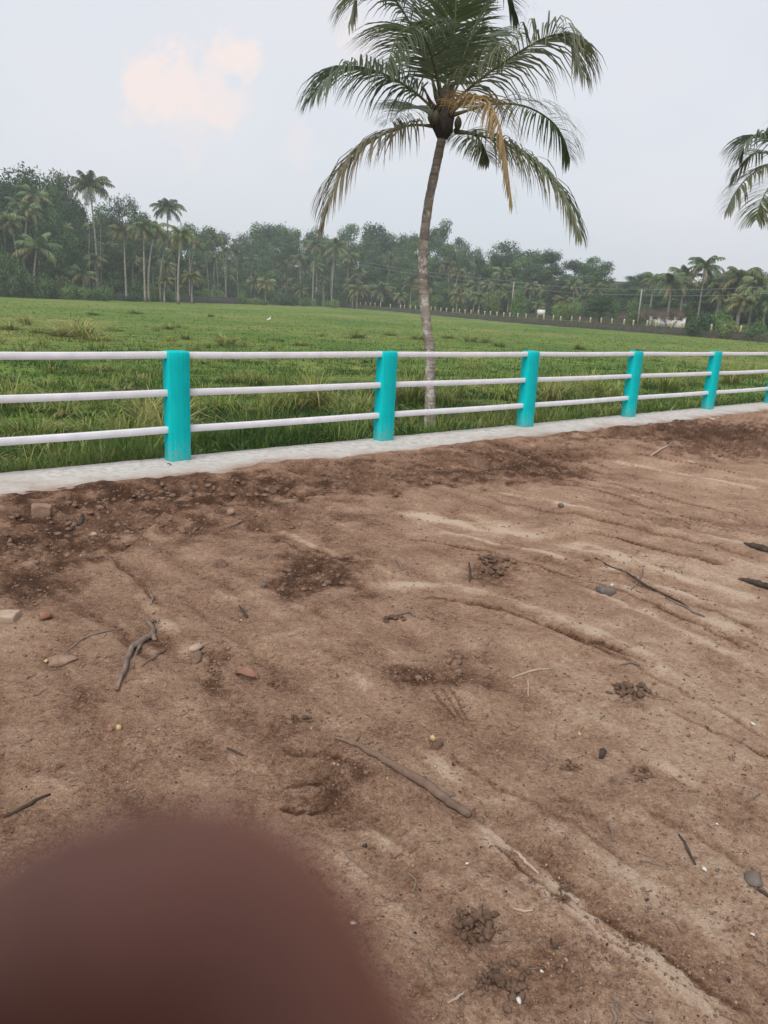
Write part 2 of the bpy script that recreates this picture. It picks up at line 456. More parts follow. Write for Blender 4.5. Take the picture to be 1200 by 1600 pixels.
def bark_material(name, c1, c2, ring, lichen=None):
    m, t, b, out = mat_new(name)
    tc = N(t, 'ShaderNodeTexCoord')
    n1 = noise(t, 7, 6, .7, vec=tc.outputs['Object'])
    mp = N(t, 'ShaderNodeMapping'); mp.inputs['Scale'].default_value = (2, 2, ring)
    L(t, tc.outputs['Object'], mp.inputs[0])
    n2 = noise(t, 1.0, 5, .65, vec=mp.outputs[0])
    r = rampn(t, n2.outputs['Fac'], [(.35, c1), (.6, c2)])
    c = r.outputs[0]
    if lichen:
        rl = N(t, 'ShaderNodeMapRange', interpolation_type='SMOOTHSTEP'); rl.inputs[1].default_value = .48; rl.inputs[2].default_value = .62
        L(t, n1.outputs['Fac'], rl.inputs[0])
        c = mixc(t, rl.outputs[0], c, lichen)
    a = N(t, 'ShaderNodeAttribute', attribute_name='Col')
    c = mixc(t, 1.0, c, a.outputs['Color'], 'MULTIPLY')
    L(t, c, b.inputs['Base Color'])
    b.inputs['Roughness'].default_value = .9; b.inputs['Specular IOR Level'].default_value = .15
    bump(t, b, n2.outputs['Fac'], .8, .02)
    return m
M['palmbark'] = bark_material('palm_bark', (.13, .108, .09), (.30, .262, .225), 22, (.48, .45, .41))
M['palmbark_far'] = bark_material('distant_palm_bark', (.16, .14, .12), (.32, .29, .26), 3)
M['bark'] = bark_material('tree_bark', (.05, .042, .034), (.12, .10, .085), 2)
M['fibre'] = simple('palm_fibre', (.05, .041, .034), .95, .4, 20, .02, 60)
M['coconut'] = simple('young_coconut', (.07, .062, .036), .6, .3, 10)
M['stonewall'] = simple('mossy_rubble', (.048, .046, .036), .95, .45, 1.6, .1, 3)
M['yellow'] = simple('yellow_limewash', (.62, .45, .12), .8, .15, 3)
M['whitewash'] = simple('whitewash', (.62, .62, .58), .8, .15, 2)
M['greywall'] = simple('weathered_wall', (.042, .041, .036), .95, .35, .8)
M['wood_pole'] = simple('weathered_pole', (.30, .28, .25), .9, .2, 3)
M['wire'] = simple('wire', (.30, .32, .32), .5, .05)
M['stick'] = simple('dry_stick', (.145, .098, .072), .9, .3, 22, .004, 90)
M['root'] = simple('grey_root', (.17, .125, .098), .9, .4, 25, .004, 90)
M['darkwood'] = simple('rotten_wood', (.055, .042, .034), .95, .4, 30, .006, 70)
M['clod'] = simple('soil_clod', (.17, .108, .076), .97, .4, 18, .008, 70)
M['darkclod'] = simple('dark_clod', (.118, .074, .050), .97, .35, 24, .008, 80)
M['laterite'] = simple('laterite_stone', (.25, .165, .118), .95, .3, 14, .008, 60)
M['brick'] = simple('broken_brick', (.25, .125, .085), .95, .25, 20, .004, 70)
M['palestone'] = simple('pale_stone', (.35, .265, .20), .9, .2, 20, .004, 60)
M['ochre'] = simple('ochre_stone', (.48, .36, .18), .9, .2, 25, .003, 60)
M['greystone'] = simple('grey_stone', (.135, .115, .10), .9, .25, 20, .004, 60)
M['whitebit'] = simple('white_litter', (.52, .49, .46), .6, .1, 30)
M['dryleaf'] = simple('dry_leaf', (.24, .125, .085), .7, .3, 14, .001, 40)
M['rust'] = simple('rusty_wire', (.06, .04, .03), .8, .3, 30)
M['egret'] = simple('white_feather', (.75, .75, .73), .7, .05, 10)
M['beak'] = simple('beak', (.4, .3, .08), .6, .1)
M['deadtwig'] = bark_material('dead_twig', (.15, .10, .085), (.22, .155, .13), 2)
def skin_material():
    m, t, b, out = mat_new('brown_skin')
    n1 = noise(t, 110, 3); n2 = noise(t, 900, 3)
    r = rampn(t, n1.outputs['Fac'], [(.32, (.135, .050, .034)), (.68, (.205, .077, .052))])
    L(t, r.outputs[0], b.inputs['Base Color']); b.inputs['Roughness'].default_value = .55; b.inputs['Specular IOR Level'].default_value = .3
    b.inputs['Subsurface Weight'].default_value = 0.0
    bump(t, b, n2.outputs['Fac'], .3, .0004)
    return m
M['skin'] = skin_material()
def grit_material():
    m, t, b, out = mat_new('grit_grain'); a = N(t, 'ShaderNodeAttribute', attribute_name='Col'); n = noise(t, 300, 2)
    L(t, mixc(t, n.outputs['Fac'], a.outputs['Color'], (.2, .13, .09)), b.inputs['Base Color']); b.inputs['Roughness'].default_value = .95; b.inputs['Specular IOR Level'].default_value = .15
    return m
M['grit'] = grit_material()
M['phone'] = simple('phone_shell', (.03, .03, .035), .4, .05)
M['cloth'] = simple('blue_cotton', (.10, .14, .22), .9, .1, 60, .001, 400)

# ------------------------------------------------------------------ field sheet (reaches the horizon)
def build_field():
    aA = np.concatenate([np.linspace(-math.pi, -.75, 30)[:-1], np.linspace(-.75, .75, 420), np.linspace(.75, math.pi, 30)[1:]])
    rr = np.concatenate([np.linspace(.5, 6, 8)[:-1], np.geomspace(6, 420, 260), np.array([520, 700, 1000, 1600])])
    A, R = np.meshgrid(aA, rr)
    X = R * np.sin(A); Y = R * np.cos(A)
    Z = zfield(X, Y)
    Z = np.where((A < -.85) | (A > .85), np.minimum(Z, 14), Z)
    az = A; wd = wall_d(az)
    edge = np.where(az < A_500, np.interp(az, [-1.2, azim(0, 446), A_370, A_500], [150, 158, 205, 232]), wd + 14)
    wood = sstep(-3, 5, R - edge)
    n, k = A.shape
    i = np.arange(n - 1)[:, None] * k; j = np.arange(k - 1)[None, :]
    q = np.stack([i + j, i + j + 1, i + k + j + 1, i + k + j], -1).reshape(-1, 4)
    V = np.stack([X, Y, Z], -1).reshape(-1, 3)
    me = mesh_np('field', V, q[:, ::-1], None, M['field'], smooth=True, attrs={'wood': wood.ravel(), 'wet': (1 - sstep(14, 45, R)).ravel()})
    tag(link('field', me), kind='structure')
build_field()

# ------------------------------------------------------------------ dirt ground
DARK = [  # disturbed dark soil, seen at pixel (cx, cy), half extents, amount
    (140, 795, 200, 45, .75), (300, 760, 230, 24, .85), (60, 850, 110, 40, .7), (420, 800, 160, 30, .45), (560, 740, 180, 22, .6), (760, 715, 150, 26, .55),
    (505, 885, 75, 42, .7), (470, 900, 60, 40, .4), (860, 705, 90, 30, .5), (840, 735, 110, 18, .5), (1050, 668, 180, 16, .7), (1150, 685, 120, 24, .75), (950, 655, 150, 10, .6),
    (690, 1030, 80, 26, .7), (640, 1040, 50, 22, .5), (775, 885, 36, 22, .6), (1000, 1085, 45, 16, .6), (90, 905, 90, 18, .35), (40, 915, 60, 30, .5), (470, 1120, 40, 14, .4), (230, 985, 30, 20, .3), (330, 1040, 16, 40, .5),
    (520, 1185, 50, 24, .45), (470, 1235, 60, 16, .25), (90, 1195, 50, 14, .4), (850, 1255, 120, 30, .25), (820, 1350, 60, 30, .22), (960, 1470, 130, 40, .28), (1100, 1230, 160, 40, .2), (1000, 885, 90, 14, .4), (900, 870, 60, 12, .4), (1090, 810, 120, 12, .35), (780, 1560, 70, 40, .45), (740, 1450, 50, 28, .4), (985, 1000, 80, 9, .3), (1110, 1000, 120, 12, .25), (340, 1010, 18, 22, .4), (210, 1250, 260, 60, .12), (620, 1480, 90, 50, .12)]
PALE = [(800, 820, 160, 10, .5), (1060, 885, 160, 16, .55), (650, 905, 60, 8, .55), (900, 960, 120, 14, .35), (1130, 745, 120, 14, .3), (860, 690, 80, 8, .35), (330, 1000, 40, 14, .4), (300, 1010, 20, 12, .4), (230, 1055, 22, 9, .4), (20, 1000, 60, 40, .25), (60, 1215, 50, 22, .3), (720, 880, 60, 14, .35), (1060, 1000, 60, 20, .35), (640, 1080, 120, 24, .15), (560, 1290, 60, 14, .2), (1150, 1130, 120, 60, .1), (950, 1120, 200, 60, .12), (1130, 920, 90, 12, .35), (470, 1215, 30, 9, .3), (1000, 720, 120, 8, .35), (700, 800, 100, 6, .35), (1150, 960, 80, 10, .3)]
TRACKS = [  # polylines in pixels, half width m, height m (negative sinks), tone
    ([(590, 792), (700, 808), (800, 825), (900, 845), (1000, 872), (1100, 897), (1220, 930)], .09, .014, .42),
    ([(740, 765), (850, 790), (960, 812), (1080, 838), (1210, 868)], .035, -.012, -.28),
    ([(915, 825), (1000, 843), (1080, 862), (1145, 874)], .030, -.045, -.75),
    ([(905, 818), (1000, 836), (1080, 855), (1145, 866)], .05, .02, .12),
    ([(930, 880), (1000, 905), (1060, 925), (1120, 948), (1210, 985)], .025, -.022, -.45),
    ([(575, 920), (620, 903), (700, 905), (800, 930), (900, 965), (1000, 1008), (1060, 1050), (1130, 1095)], .05, .008, .28),
    ([(640, 925), (750, 935), (850, 965), (930, 990), (1040, 1034)], .022, -.026, -.5),
    ([(735, 1278), (850, 1372), (960, 1452), (1060, 1524), (1180, 1605)], .028, .012, .36),
    ([(770, 1280), (880, 1368), (1000, 1450), (1100, 1520), (1220, 1600)], .05, -.012, -.22),
    ([(590, 1290), (640, 1340), (690, 1370)], .03, .008, .22),
    ([(185, 880), (240, 945), (300, 1012), (345, 1055)], .035, .012, .22),
    ([(175, 860), (230, 915), (262, 945)], .016, -.006, -.22),
    ([(430, 820), (520, 858), (640, 895)], .03, .008, .18),
    ([(420, 830), (500, 868), (560, 890)], .02, -.01, -.25),
    ([(250, 905), (330, 960), (420, 1030), (520, 1110)], .03, -.006, -.12),
    ([(780, 690), (900, 735), (1050, 775), (1210, 812)], .03, -.014, -.32),
    ([(800, 720), (930, 752), (1060, 785), (1210, 822)], .03, .012, .2),
    ([(860, 745), (1000, 780), (1100, 808), (1210, 838)], .02, -.016, -.35),
    ([(700, 850), (800, 872), (900, 900), (1000, 940), (1100, 985), (1210, 1040)], .03, -.008, -.15),
    ([(940, 900), (1060, 942), (1130, 968), (1210, 1002)], .05, .014, .25),
    ([(900, 1010), (1000, 1030), (1090, 1080), (1200, 1140)], .03, .008, .14),
    ([(430, 1160), (500, 1166), (560, 1180)], .02, -.012, -.25),
    ([(436, 1240), (470, 1250), (510, 1245), (530, 1228)], .010, -.014, -.45),
    ([(440, 1216), (470, 1206), (505, 1207)], .010, -.010, -.35),
    ([(545, 1180), (532, 1205), (520, 1225)], .015, .012, .2),
    ([(690, 1062), (712, 1092), (724, 1120)], .007, -.007, -.3),
    ([(700, 1058), (722, 1088), (733, 1115)], .007, -.007, -.3),
    ([(680, 1066), (700, 1094), (712, 1115)], .007, -.010, -.4),
    ([(0, 1005), (60, 990), (110, 1010)], .04, .03, .1),
    ([(820, 1330), (845, 1365)], .012, .01, .2),
    ([(500, 1300), (570, 1370), (640, 1430)], .03, .006, .1),
    ([(480, 1340), (520, 1390)], .008, -.006, -.3),
    ([(620, 830), (760, 856), (900, 893), (1010, 930), (1110, 975), (1215, 1025)], .018, -.016, -.42),
    ([(660, 822), (800, 846), (930, 876), (1040, 908), (1210, 962)], .03, .008, .34),
    ([(900, 905), (1010, 945), (1120, 1000), (1215, 1050)], .04, .008, .34),
    ([(980, 700), (1090, 722), (1210, 750)], .022, -.014, -.4),
    ([(940, 712), (1080, 738), (1210, 768)], .04, .008, .3),
    ([(700, 745), (820, 770), (960, 800), (1090, 828), (1210, 850)], .03, .008, .3),
    ([(1000, 790), (1100, 815), (1210, 838)], .016, -.014, -.45),
    ([(820, 955), (900, 985), (1000, 1030), (1100, 1085), (1215, 1155)], .016, -.012, -.35),
    ([(880, 1290), (980, 1360), (1090, 1430), (1215, 1510)], .05, .006, .22),
    ([(640, 1150), (760, 1225), (900, 1310)], .03, .004, .2),
    ([(300, 890), (380, 940), (480, 1000), (600, 1080)], .03, .006, .2),
    ([(60, 905), (150, 960), (260, 1040)], .03, -.008, -.22),
    ([(750, 1290), (860, 1382), (960, 1462), (1060, 1534), (1170, 1606)], .007, -.012, -.5),
    ([(880, 1400), (980, 1478), (1080, 1550), (1150, 1604)], .014, .014, .45),
    ([(905, 1400), (1000, 1465), (1100, 1535), (1200, 1600)], .010, -.010, -.35),
    ([(740, 1262), (800, 1312), (870, 1368), (930, 1415)], .012, .012, .4),
    ([(560, 1265), (640, 1325), (720, 1390), (800, 1460)], .02, .004, .2),
    ([(1000, 1240), (1100, 1300), (1215, 1370)], .018, -.008, -.25),
    ([(960, 1150), (1080, 1210), (1215, 1285)], .025, .005, .25),
    ([(1040, 1100), (1130, 1140), (1215, 1185)], .012, -.010, -.35),
    ([(690, 1160), (800, 1220), (910, 1290), (1010, 1360)], .012, -.006, -.22),
]
KN = 300
def build_dirt():
    aD = np.linspace(-.64, .64, 720)
    aA = np.concatenate([np.linspace(-math.pi, -.66, 40)[:-1], aD, np.linspace(.66, math.pi, 40)[1:]])
    den = FN[0] * np.sin(aA) + FN[1] * np.cos(aA)
    mid = across(0, 0)
    rl = np.where(den > 1e-3, ((KF + .12) - mid) / np.maximum(den, 1e-3), 60)
    rend = np.minimum(rl, 60)
    nr = 860
    t = np.linspace(0, 1, nr)[:, None]
    R = 1 / (1 / .9 + t * (1 / rend[None, :] - 1 / .9))
    R = np.concatenate([np.linspace(.05, .88, 6)[:, None] * np.ones_like(R[:1]), R])
    A = np.broadcast_to(aA[None, :], R.shape)
    X = R * np.sin(A); Y = R * np.cos(A)
    sh = X.shape; x = X.ravel(); y = Y.ravel()
    tone = .49 + .17 * sstep(-.35, .9, x / np.maximum(y, .3) + .25 * (y < 3.5) * x) * sstep(8.5, 5.0, y - .35 * x)
    rough = np.zeros_like(x)
    wx = fbm(x * 3, y * 3, 3, 21) * .10; wy = fbm(x * 3, y * 3, 3, 25) * .10
    patchy = fbm(x * 5, y * 5, 4, 31)
    for lst, sg in ((DARK, -1), (PALE, 1)):
        for cx, cy, rx, ry, am in lst:
            c = road_pt(cx, cy)[:2]; ax = (road_pt(cx + rx, cy) - road_pt(cx - rx, cy))[:2] / 2; ay = (road_pt(cx, cy + ry) - road_pt(cx, cy - ry))[:2] / 2
            inv = np.linalg.inv(np.stack([ax, ay], 1))
            k = np.linalg.norm(ax) + np.linalg.norm(ay)
            sel = np.hypot(x - c[0], y - c[1]) < 2.2 * k
            s = min(1.0, k * 1.2)
            px_ = x[sel] + wx[sel] * s * 1.6 - c[0]; py_ = y[sel] + wy[sel] * s * 1.6 - c[1]
            uv = inv @ np.stack([px_, py_])
            d = np.hypot(uv[0], uv[1])
            mask = 1 - sstep(.45, 1.35, d + .38 * patchy[sel])
            tone[sel] += sg * am * (.36 if sg < 0 else .42) * mask
            if sg < 0: rough[sel] = np.maximum(rough[sel], mask * min(1, am * 1.25))
    dr = R.ravel() ** 2 * (1 / .9 - 1 / 9.0) / nr
    def lim(k): return np.clip(1.2 - 2.4 * k * dr, 0, 1)
    h = .025 * fbm(x * .7, y * .7, 2, 5) + .012 * fbm(x * 2.3, y * 2.3, 3, 6) + .0075 * fbm(x * 9, y * 9, 2, 8) * lim(14) + .0052 * fbm(x * 36, y * 36, 2, 9, .65) * lim(50) + .0042 * np.abs(fbm(x * 85, y * 85, 2, 10, .6)) * lim(120)
    # wheel-smoothed streaks towards the right: noise drawn out along the driving direction
    e = road_pt(1100, 897)[:2] - road_pt(700, 808)[:2]; e /= np.linalg.norm(e)
    su = x * e[0] + y * e[1]; sv = -x * e[1] + y * e[0]
    st = fbm(su * .55 + wx, sv * 7 + wy * 4, 4, 41)
    zone = sstep(.0, 3.0, su - 1.0) * sstep(3.0, 4.5, y)
    st_b = fbm(su * .8 + wx * 2, sv * 17 + wy * 6, 3, 43)
    h += (.016 * st + .006 * st_b * lim(20)) * zone; tone += (.30 * st + .20 * st_b) * zone
    e2 = road_pt(1160, 1590)[:2] - road_pt(735, 1275)[:2]; e2 /= np.linalg.norm(e2)
    su2 = x * e2[0] + y * e2[1]; sv2 = -x * e2[1] + y * e2[0]
    st2 = fbm(su2 * .9, sv2 * 6, 4, 47)
    h += .007 * st2 * (1 - zone) + .010 * fbm(x * 4.2, y * 4.2, 3, 63); tone += .12 * st2 * (1 - zone) + .10 * patchy
    # tracks, ruts, cracks, prints
    for pl, w, dh, dt in TRACKS:
        P = np.array([road_pt(*p)[:2] for p in pl])
        lo = P.min(0) - 5 * w - .1; hi = P.max(0) + 5 * w + .1
        sel = np.where((x > lo[0]) & (x < hi[0]) & (y > lo[1]) & (y < hi[1]))[0]
        if not len(sel): continue
        q = np.stack([x[sel] + wx[sel] * .16, y[sel] + wy[sel] * .16], 1)
        best = np.full(len(sel), 1e9); sg = np.zeros(len(sel)); tt = np.zeros(len(sel)); acc = 0
        seg = np.linalg.norm(np.diff(P, axis=0), axis=1); tot = seg.sum()
        for a, b_, sl in zip(P[:-1], P[1:], seg):
            d = (b_ - a) / sl; u = np.clip((q - a) @ d, 0, sl)
            dd = np.linalg.norm(q - a - u[:, None] * d, axis=1)
            m = dd < best
            best[m] = dd[m]; tt[m] = (acc + u[m]) / tot; acc += sl
        fade = sstep(0, .12, tt) * (1 - sstep(.86, 1, tt)) * np.clip(.9 + .55 * patchy[sel], .2, 1.3)
        prof = np.exp(-(best / w) ** 4) * fade
        rim = (np.exp(-(best / (2.2 * w)) ** 2) - np.exp(-(best / w) ** 2)) * fade
        h[sel] += (dh * (.35 if dh > 0 else 1.0)) * prof * np.clip(.6 + 1.6 * patchy[sel], -.3, 1.6) - .35 * dh * rim
        tone[sel] += dt * .95 * prof * (1 if dt < 0 else np.clip(.85 + .6 * patchy[sel], .2, 1.3))
        if dt < 0: rough[sel] = np.maximum(rough[sel], .35 * prof)
    # crumbly relief where the soil was turned
    cl = np.abs(fbm(x * 5, y * 5, 2, 51, .6)) + .5 * np.abs(fbm(x * 13, y * 13, 2, 52, .6)) * lim(20); cl2 = np.abs(fbm(x * 28, y * 28, 2, 57, .6)) * lim(44)
    far = np.clip(R.ravel() / 3, .6, 2.2)
    rough = rough * (1 - .75 * sstep(-.22, -.02, across(x, y) - KF))
    h += rough * (.034 * (cl - .3) * far + .018 * (cl2 - .2))
    tone += rough * .30 * (cl - .32) * lim(6)
    # berm of loose soil against the kerb
    dk = across(x, y) - KF
    h += .022 * sstep(-.35, .0, dk) * (1 + .9 * fbm(x * 1.6, y * 1.6, 3, 61)) * (1 - sstep(.02, .12, dk)) - .06 * sstep(.03, .1, dk)
    h = np.where(R.ravel() < 1.0, h * .3, h)
    z = zroad(x, y) + h - .03
    n, k = sh
    i = np.arange(n - 1)[:, None] * k; j = np.arange(k - 1)[None, :]
    q = np.stack([i + j, i + j + 1, i + k + j + 1, i + k + j], -1).reshape(-1, 4)
    me = mesh_np('dirt_ground', np.stack([x, y, z], 1), q[:, ::-1], None, M['dirt'], smooth=True, attrs={'tone': tone})
    tag(link('dirt_ground', me), kind='structure')
    return R.reshape(sh), z.reshape(sh), aA, rough.reshape(sh)
_DR, _DZ, _DA, _DROUGH = build_dirt()
def dirt_z(x, y):
    az = math.atan2(x, y); r = math.hypot(x, y)
    j = int(np.argmin(np.abs(_DA - az)))
    return float(np.interp(r, _DR[:, j], _DZ[:, j]))
def on_dirt(px, py):
    p = road_pt(px, py, -.03)
    for _ in range(2):
        p = road_pt(px, py, dirt_z(p[0], p[1]) - zroad(p[0], p[1]))
    return np.array([p[0], p[1], dirt_z(p[0], p[1])])

# ------------------------------------------------------------------ kerb
def build_kerb():
    s = np.arange(-14, 46, .06)
    fr = KF + .05 * fbm(s * 1.3, s * 0 + 3, 4, 71) ; bk = KB + .012 * fbm(s * 3, s * 0 + 8, 3, 72)
    prof = []
    zt = SLOPE * s
    def row(ac, z): return np.stack([P1[0] + FD[0] * s + FN[0] * ac, P1[1] + FD[1] * s + FN[1] * ac, z], 1)
    cr = np.linspace(0, 1, 9)
    rows = [row(fr - .01, zt - .25), row(fr, zt - .012)]
    stain = [np.ones_like(s), np.full_like(s, .9)]
    for c in cr:
        ac = fr + .012 + (bk - .012 - fr - .012) * c
        rows.append(row(ac, zt + .004 * fbm(s * 4, s * 0 + c * 6, 3, 73) - .006 * (c == 0) - .005 * (c == 1) - .012 * (1 - c) ** 4))
        stain.append(np.full_like(s, .95 - .82 * c ** .55))
    rows += [row(bk, zt - .02), row(bk + .04, zt - 1.9)]
    stain += [np.full_like(s, .2), np.full_like(s, .8)]
    V = np.stack(rows); m, n, _ = V.shape
    i = np.arange(m - 1)[:, None] * n; j = np.arange(n - 1)[None, :]
    q = np.stack([i + j, i + j + 1, i + n + j + 1, i + n + j], -1).reshape(-1, 4)
    me = mesh_np('kerb', V.reshape(-1, 3), q, None, M['concrete'], smooth=True, attrs={'stain': np.stack(stain).ravel()})
    tag(link('concrete_kerb', me), kind='structure')
build_kerb()

# ------------------------------------------------------------------ fence
def bevel_box(mb, w, d, h, b=.012, seed=0):
    """upright box with chamfered edges, slightly rounded shoulders, foot at z=0"""
    def ring(z, ins):
        a = w / 2 - ins; c = d / 2 - ins; e = min(b, a * .5)
        return [(-a + e, -c, z), (a - e, -c, z), (a, -c + e, z), (a, c - e, z), (a - e, c, z), (-a + e, c, z), (-a, c - e, z), (-a, -c + e, z)]
    zs = [(-.06, 0)] + [(z, 0) for z in np.linspace(0, h - b - .006, 22)] + [(h - b * .6, b * .3), (h, b)]
    rings = [ring(z, ins) for z, ins in zs]
    V = np.array([p for r in rings for p in r], float); n = 8
    V[:, 0] += .0030 * fbm(V[:, 2] * 9 + 3, V[:, 1] * 30, 3, 7 + seed) + .0012 * pnoise(V[:, 2] * 60, V[:, 0] * 50, 9 + seed)
    V[:, 1] += .0030 * fbm(V[:, 2] * 9 + 8, V[:, 0] * 30, 3, 8 + seed)
    V[-8:, 2] += .004 * np.random.default_rng(seed).standard_normal(8)
    q = []
    for i in range(len(rings) - 1):
        for j in range(n):
            q.append([i * n + j, i * n + (j + 1) % n, (i + 1) * n + (j + 1) % n, (i + 1) * n + j])
    k = (len(rings) - 1) * n
    q += [[k, k + 1, k + 2, k + 3], [k, k + 3, k + 4, k + 7], [k + 4, k + 5, k + 6, k + 7]]
    mb.add(V, q)
def build_fence():
    root = link('fence', None, loc=(P1[0], P1[1], 0))
    tag(root, 'turquoise concrete posts with three white rails along the kerb', 'fence')
    rot = math.atan2(FD[1], FD[0])
    rg = np.random.default_rng(5)
    for i in range(-2, 11):
        mb = MB(); bevel_box(mb, .205, .145, POST_H, .012, i + 3); me = mb.mesh('post', M['turquoise'])
        o = link('post', me, root)
        o.location = (STEP[0] * i, STEP[1] * i, SLOPE * SP * i)
        o.rotation_euler = (rg.normal(0, .006), rg.normal(0, .006), rot + rg.normal(0, .01))
        o.scale = (1, 1, 1 + rg.normal(0, .004))
    for hgt, nm in ((.962, 't'), (.622, 'm'), (.285, 'b')):
        for i in range(-2, 10):
            mb = MB()
            L_ = SP / 2 - .06
            hh, dd, e = .029, .030, .001
            V = []
            xs = np.linspace(-L_, L_, 9)
            for xx in xs:
                sag = -.004 * math.cos(xx / L_ * math.pi / 2) + .002 * math.sin(i * 3 + xx * 2)
                for (yy, zz) in ((-dd, -hh + e), (-dd + e, -hh), (dd - e, -hh), (dd, -hh + e), (dd, hh - e), (dd - e, hh), (-dd + e, hh), (-dd, hh - e)):
                    V.append((xx, yy, zz + sag))
            q = [[a * 8 + j, a * 8 + (j + 1) % 8, (a + 1) * 8 + (j + 1) % 8, (a + 1) * 8 + j] for a in range(8) for j in range(8)]
            mb.add(V, q)
            me = mb.mesh('rail', M['white_paint'])
            o = link('rail', me, root)
            z = SLOPE * SP * (i + .5) + hgt * POST_H - (.0 if nm != 't' else .004)
            o.location = (STEP[0] * (i + .5), STEP[1] * (i + .5), z)
            o.rotation_euler = (0, -math.asin(SLOPE) + rg.normal(0, .0015), rot)
build_fence()

# ------------------------------------------------------------------ grass
GREENS = np.array([(.056, .130, .018), (.088, .172, .026), (.042, .092, .018), (.145, .215, .042), (.225, .245, .066)])
def blades(base, height, width, lean, az, col0, col1, seg=2):
    n = len(base)
    d = np.stack([np.cos(az), np.sin(az), np.zeros(n)], 1); s = np.stack([-np.sin(az), np.cos(az), np.zeros(n)], 1)
    ts = np.linspace(0, 1, seg + 1)
    V = []; C = []
    for t in ts[:-1]:
        c = base + d * (lean * t ** 2)[:, None] * height[:, None] + np.array([0, 0, 1.0]) * (height * t * (1 - .35 * lean * t))[:, None]
        w = (width * (1 - .55 * t))[:, None] / 2
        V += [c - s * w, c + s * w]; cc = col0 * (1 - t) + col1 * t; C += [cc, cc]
    tip = base + d * lean[:, None] * height[:, None] + np.array([0, 0, 1.0]) * (height * np.maximum(.08, 1 - .35 * lean - .25 * lean ** 2))[:, None]
    V.append(tip); C.append(col1)
    k = len(V)
    V = np.stack(V, 1).reshape(-1, 3); C = np.stack(C, 1).reshape(-1, 3)
    i = np.arange(n)[:, None] * k
    q = np.concatenate([np.stack([i[:, 0] + 2 * a, i[:, 0] + 2 * a + 1, i[:, 0] + 2 * a + 3, i[:, 0] + 2 * a + 2], 1) for a in range(seg - 1)]) if seg > 1 else None
    t = np.stack([i[:, 0] + k - 3, i[:, 0] + k - 2, i[:, 0] + k - 1], 1)
    return V, q, t, C
def build_grass():
    rg = np.random.default_rng(12)
    n = 330000
    u = rg.uniform(1 / 120, 1 / 7.0, n); r = 1 / u; az = rg.uniform(-.64, .62, n)
    x = r * np.sin(az); y = r * np.cos(az)
    d = across(x, y) - KB
    wd = wall_d(az)
    lush = fbm(x * .45, y * .45, 4, 81) + .4 * fbm(x * 1.7, y * 1.7, 2, 83)
    dry = fbm(x * .22 + 9, y * .22, 3, 85) + .9 * sstep(18, 60, r) * fbm(x * .035 + 4, y * .07, 3, 87)
    tp = at(672, 678, 12.6)
    clear = np.abs((x - tp[0]) - (y - tp[1]) * (tp[0] / tp[1])) < .22
    clear &= (y < tp[1] + .1) & (y > tp[1] - 3.2)
    keep = (d > .06) & (r < wd - 1) & ~(clear & (rg.uniform(0, 1, n) < .8)) & (rg.uniform(0, 1, n) < np.clip(.62 + 1.0 * lush, .10, 1))
    x, y, r, lush, dry, d = (a[keep] for a in (x, y, r, lush, dry, d)); n = len(x)
    z = zfield(x, y) - .01
    long_ = np.clip(.5 + .9 * lush, 0.05, 1.4) * (1 - .75 * sstep(25, 60, r))
    ht = (rg.uniform(.045, .12, n) + long_ * rg.uniform(.0, .18, n) * (rg.uniform(0, 1, n) < .7)) * (1 + .9 * (1 - sstep(9, 17, r)) * np.clip(.6 + lush, .1, 1.3))
    w = np.maximum(.010, r * .00115) * rg.uniform(.7, 1.5, n)
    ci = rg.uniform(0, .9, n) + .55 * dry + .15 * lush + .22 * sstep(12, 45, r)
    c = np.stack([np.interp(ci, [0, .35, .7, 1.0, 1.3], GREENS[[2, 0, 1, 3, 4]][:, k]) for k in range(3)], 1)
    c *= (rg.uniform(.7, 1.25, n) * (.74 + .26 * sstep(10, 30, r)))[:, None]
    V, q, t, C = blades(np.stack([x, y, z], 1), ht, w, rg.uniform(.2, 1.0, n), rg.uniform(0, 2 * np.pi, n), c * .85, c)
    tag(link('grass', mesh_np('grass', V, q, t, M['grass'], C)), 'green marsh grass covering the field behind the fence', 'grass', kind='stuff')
build_grass()

def tuft_mesh(seed, nb, hgt, spread, dry):
    rg = np.random.default_rng(seed)
    a = rg.uniform(0, 2 * np.pi, nb); rr = spread * np.sqrt(rg.uniform(0, 1, nb)) * .4
    base = np.stack([np.cos(a) * rr, np.sin(a) * rr, np.full(nb, -.03)], 1)
    h = hgt * rg.uniform(.5, 1.1, nb); lean = rg.uniform(.2, 1.35, nb)
    g = np.array([(.12, .21, .036), (.20, .28, .060), (.30, .33, .10), (.40, .35, .14), (.44, .35, .17)])
    ci = np.clip(rg.uniform(0, 1, nb) * .75 + dry * .5, 0, 1)
    c = np.stack([np.interp(ci, [0, .3, .6, .85, 1], g[:, k]) for k in range(3)], 1) * rg.uniform(.7, 1.2, nb)[:, None]
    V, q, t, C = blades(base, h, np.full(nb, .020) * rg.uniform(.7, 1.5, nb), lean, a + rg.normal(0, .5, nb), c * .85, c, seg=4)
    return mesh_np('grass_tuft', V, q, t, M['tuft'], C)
TUFTM = [tuft_mesh(100 + k, [110, 150, 90, 170, 120, 200][k], [.55, .7, .45, .62, .8, .6][k], [.35, .5, .3, .7, .45, .9][k], [.05, .25, .0, .4, .55, .2][k]) for k in range(6)]
LAND = [(-999, 'left frame edge'), (275, 'first turquoise post'), (600, 'second turquoise post'), (825, 'third turquoise post'), (988, 'fourth turquoise post'), (1110, 'fifth turquoise post'), (9999, 'right frame edge')]
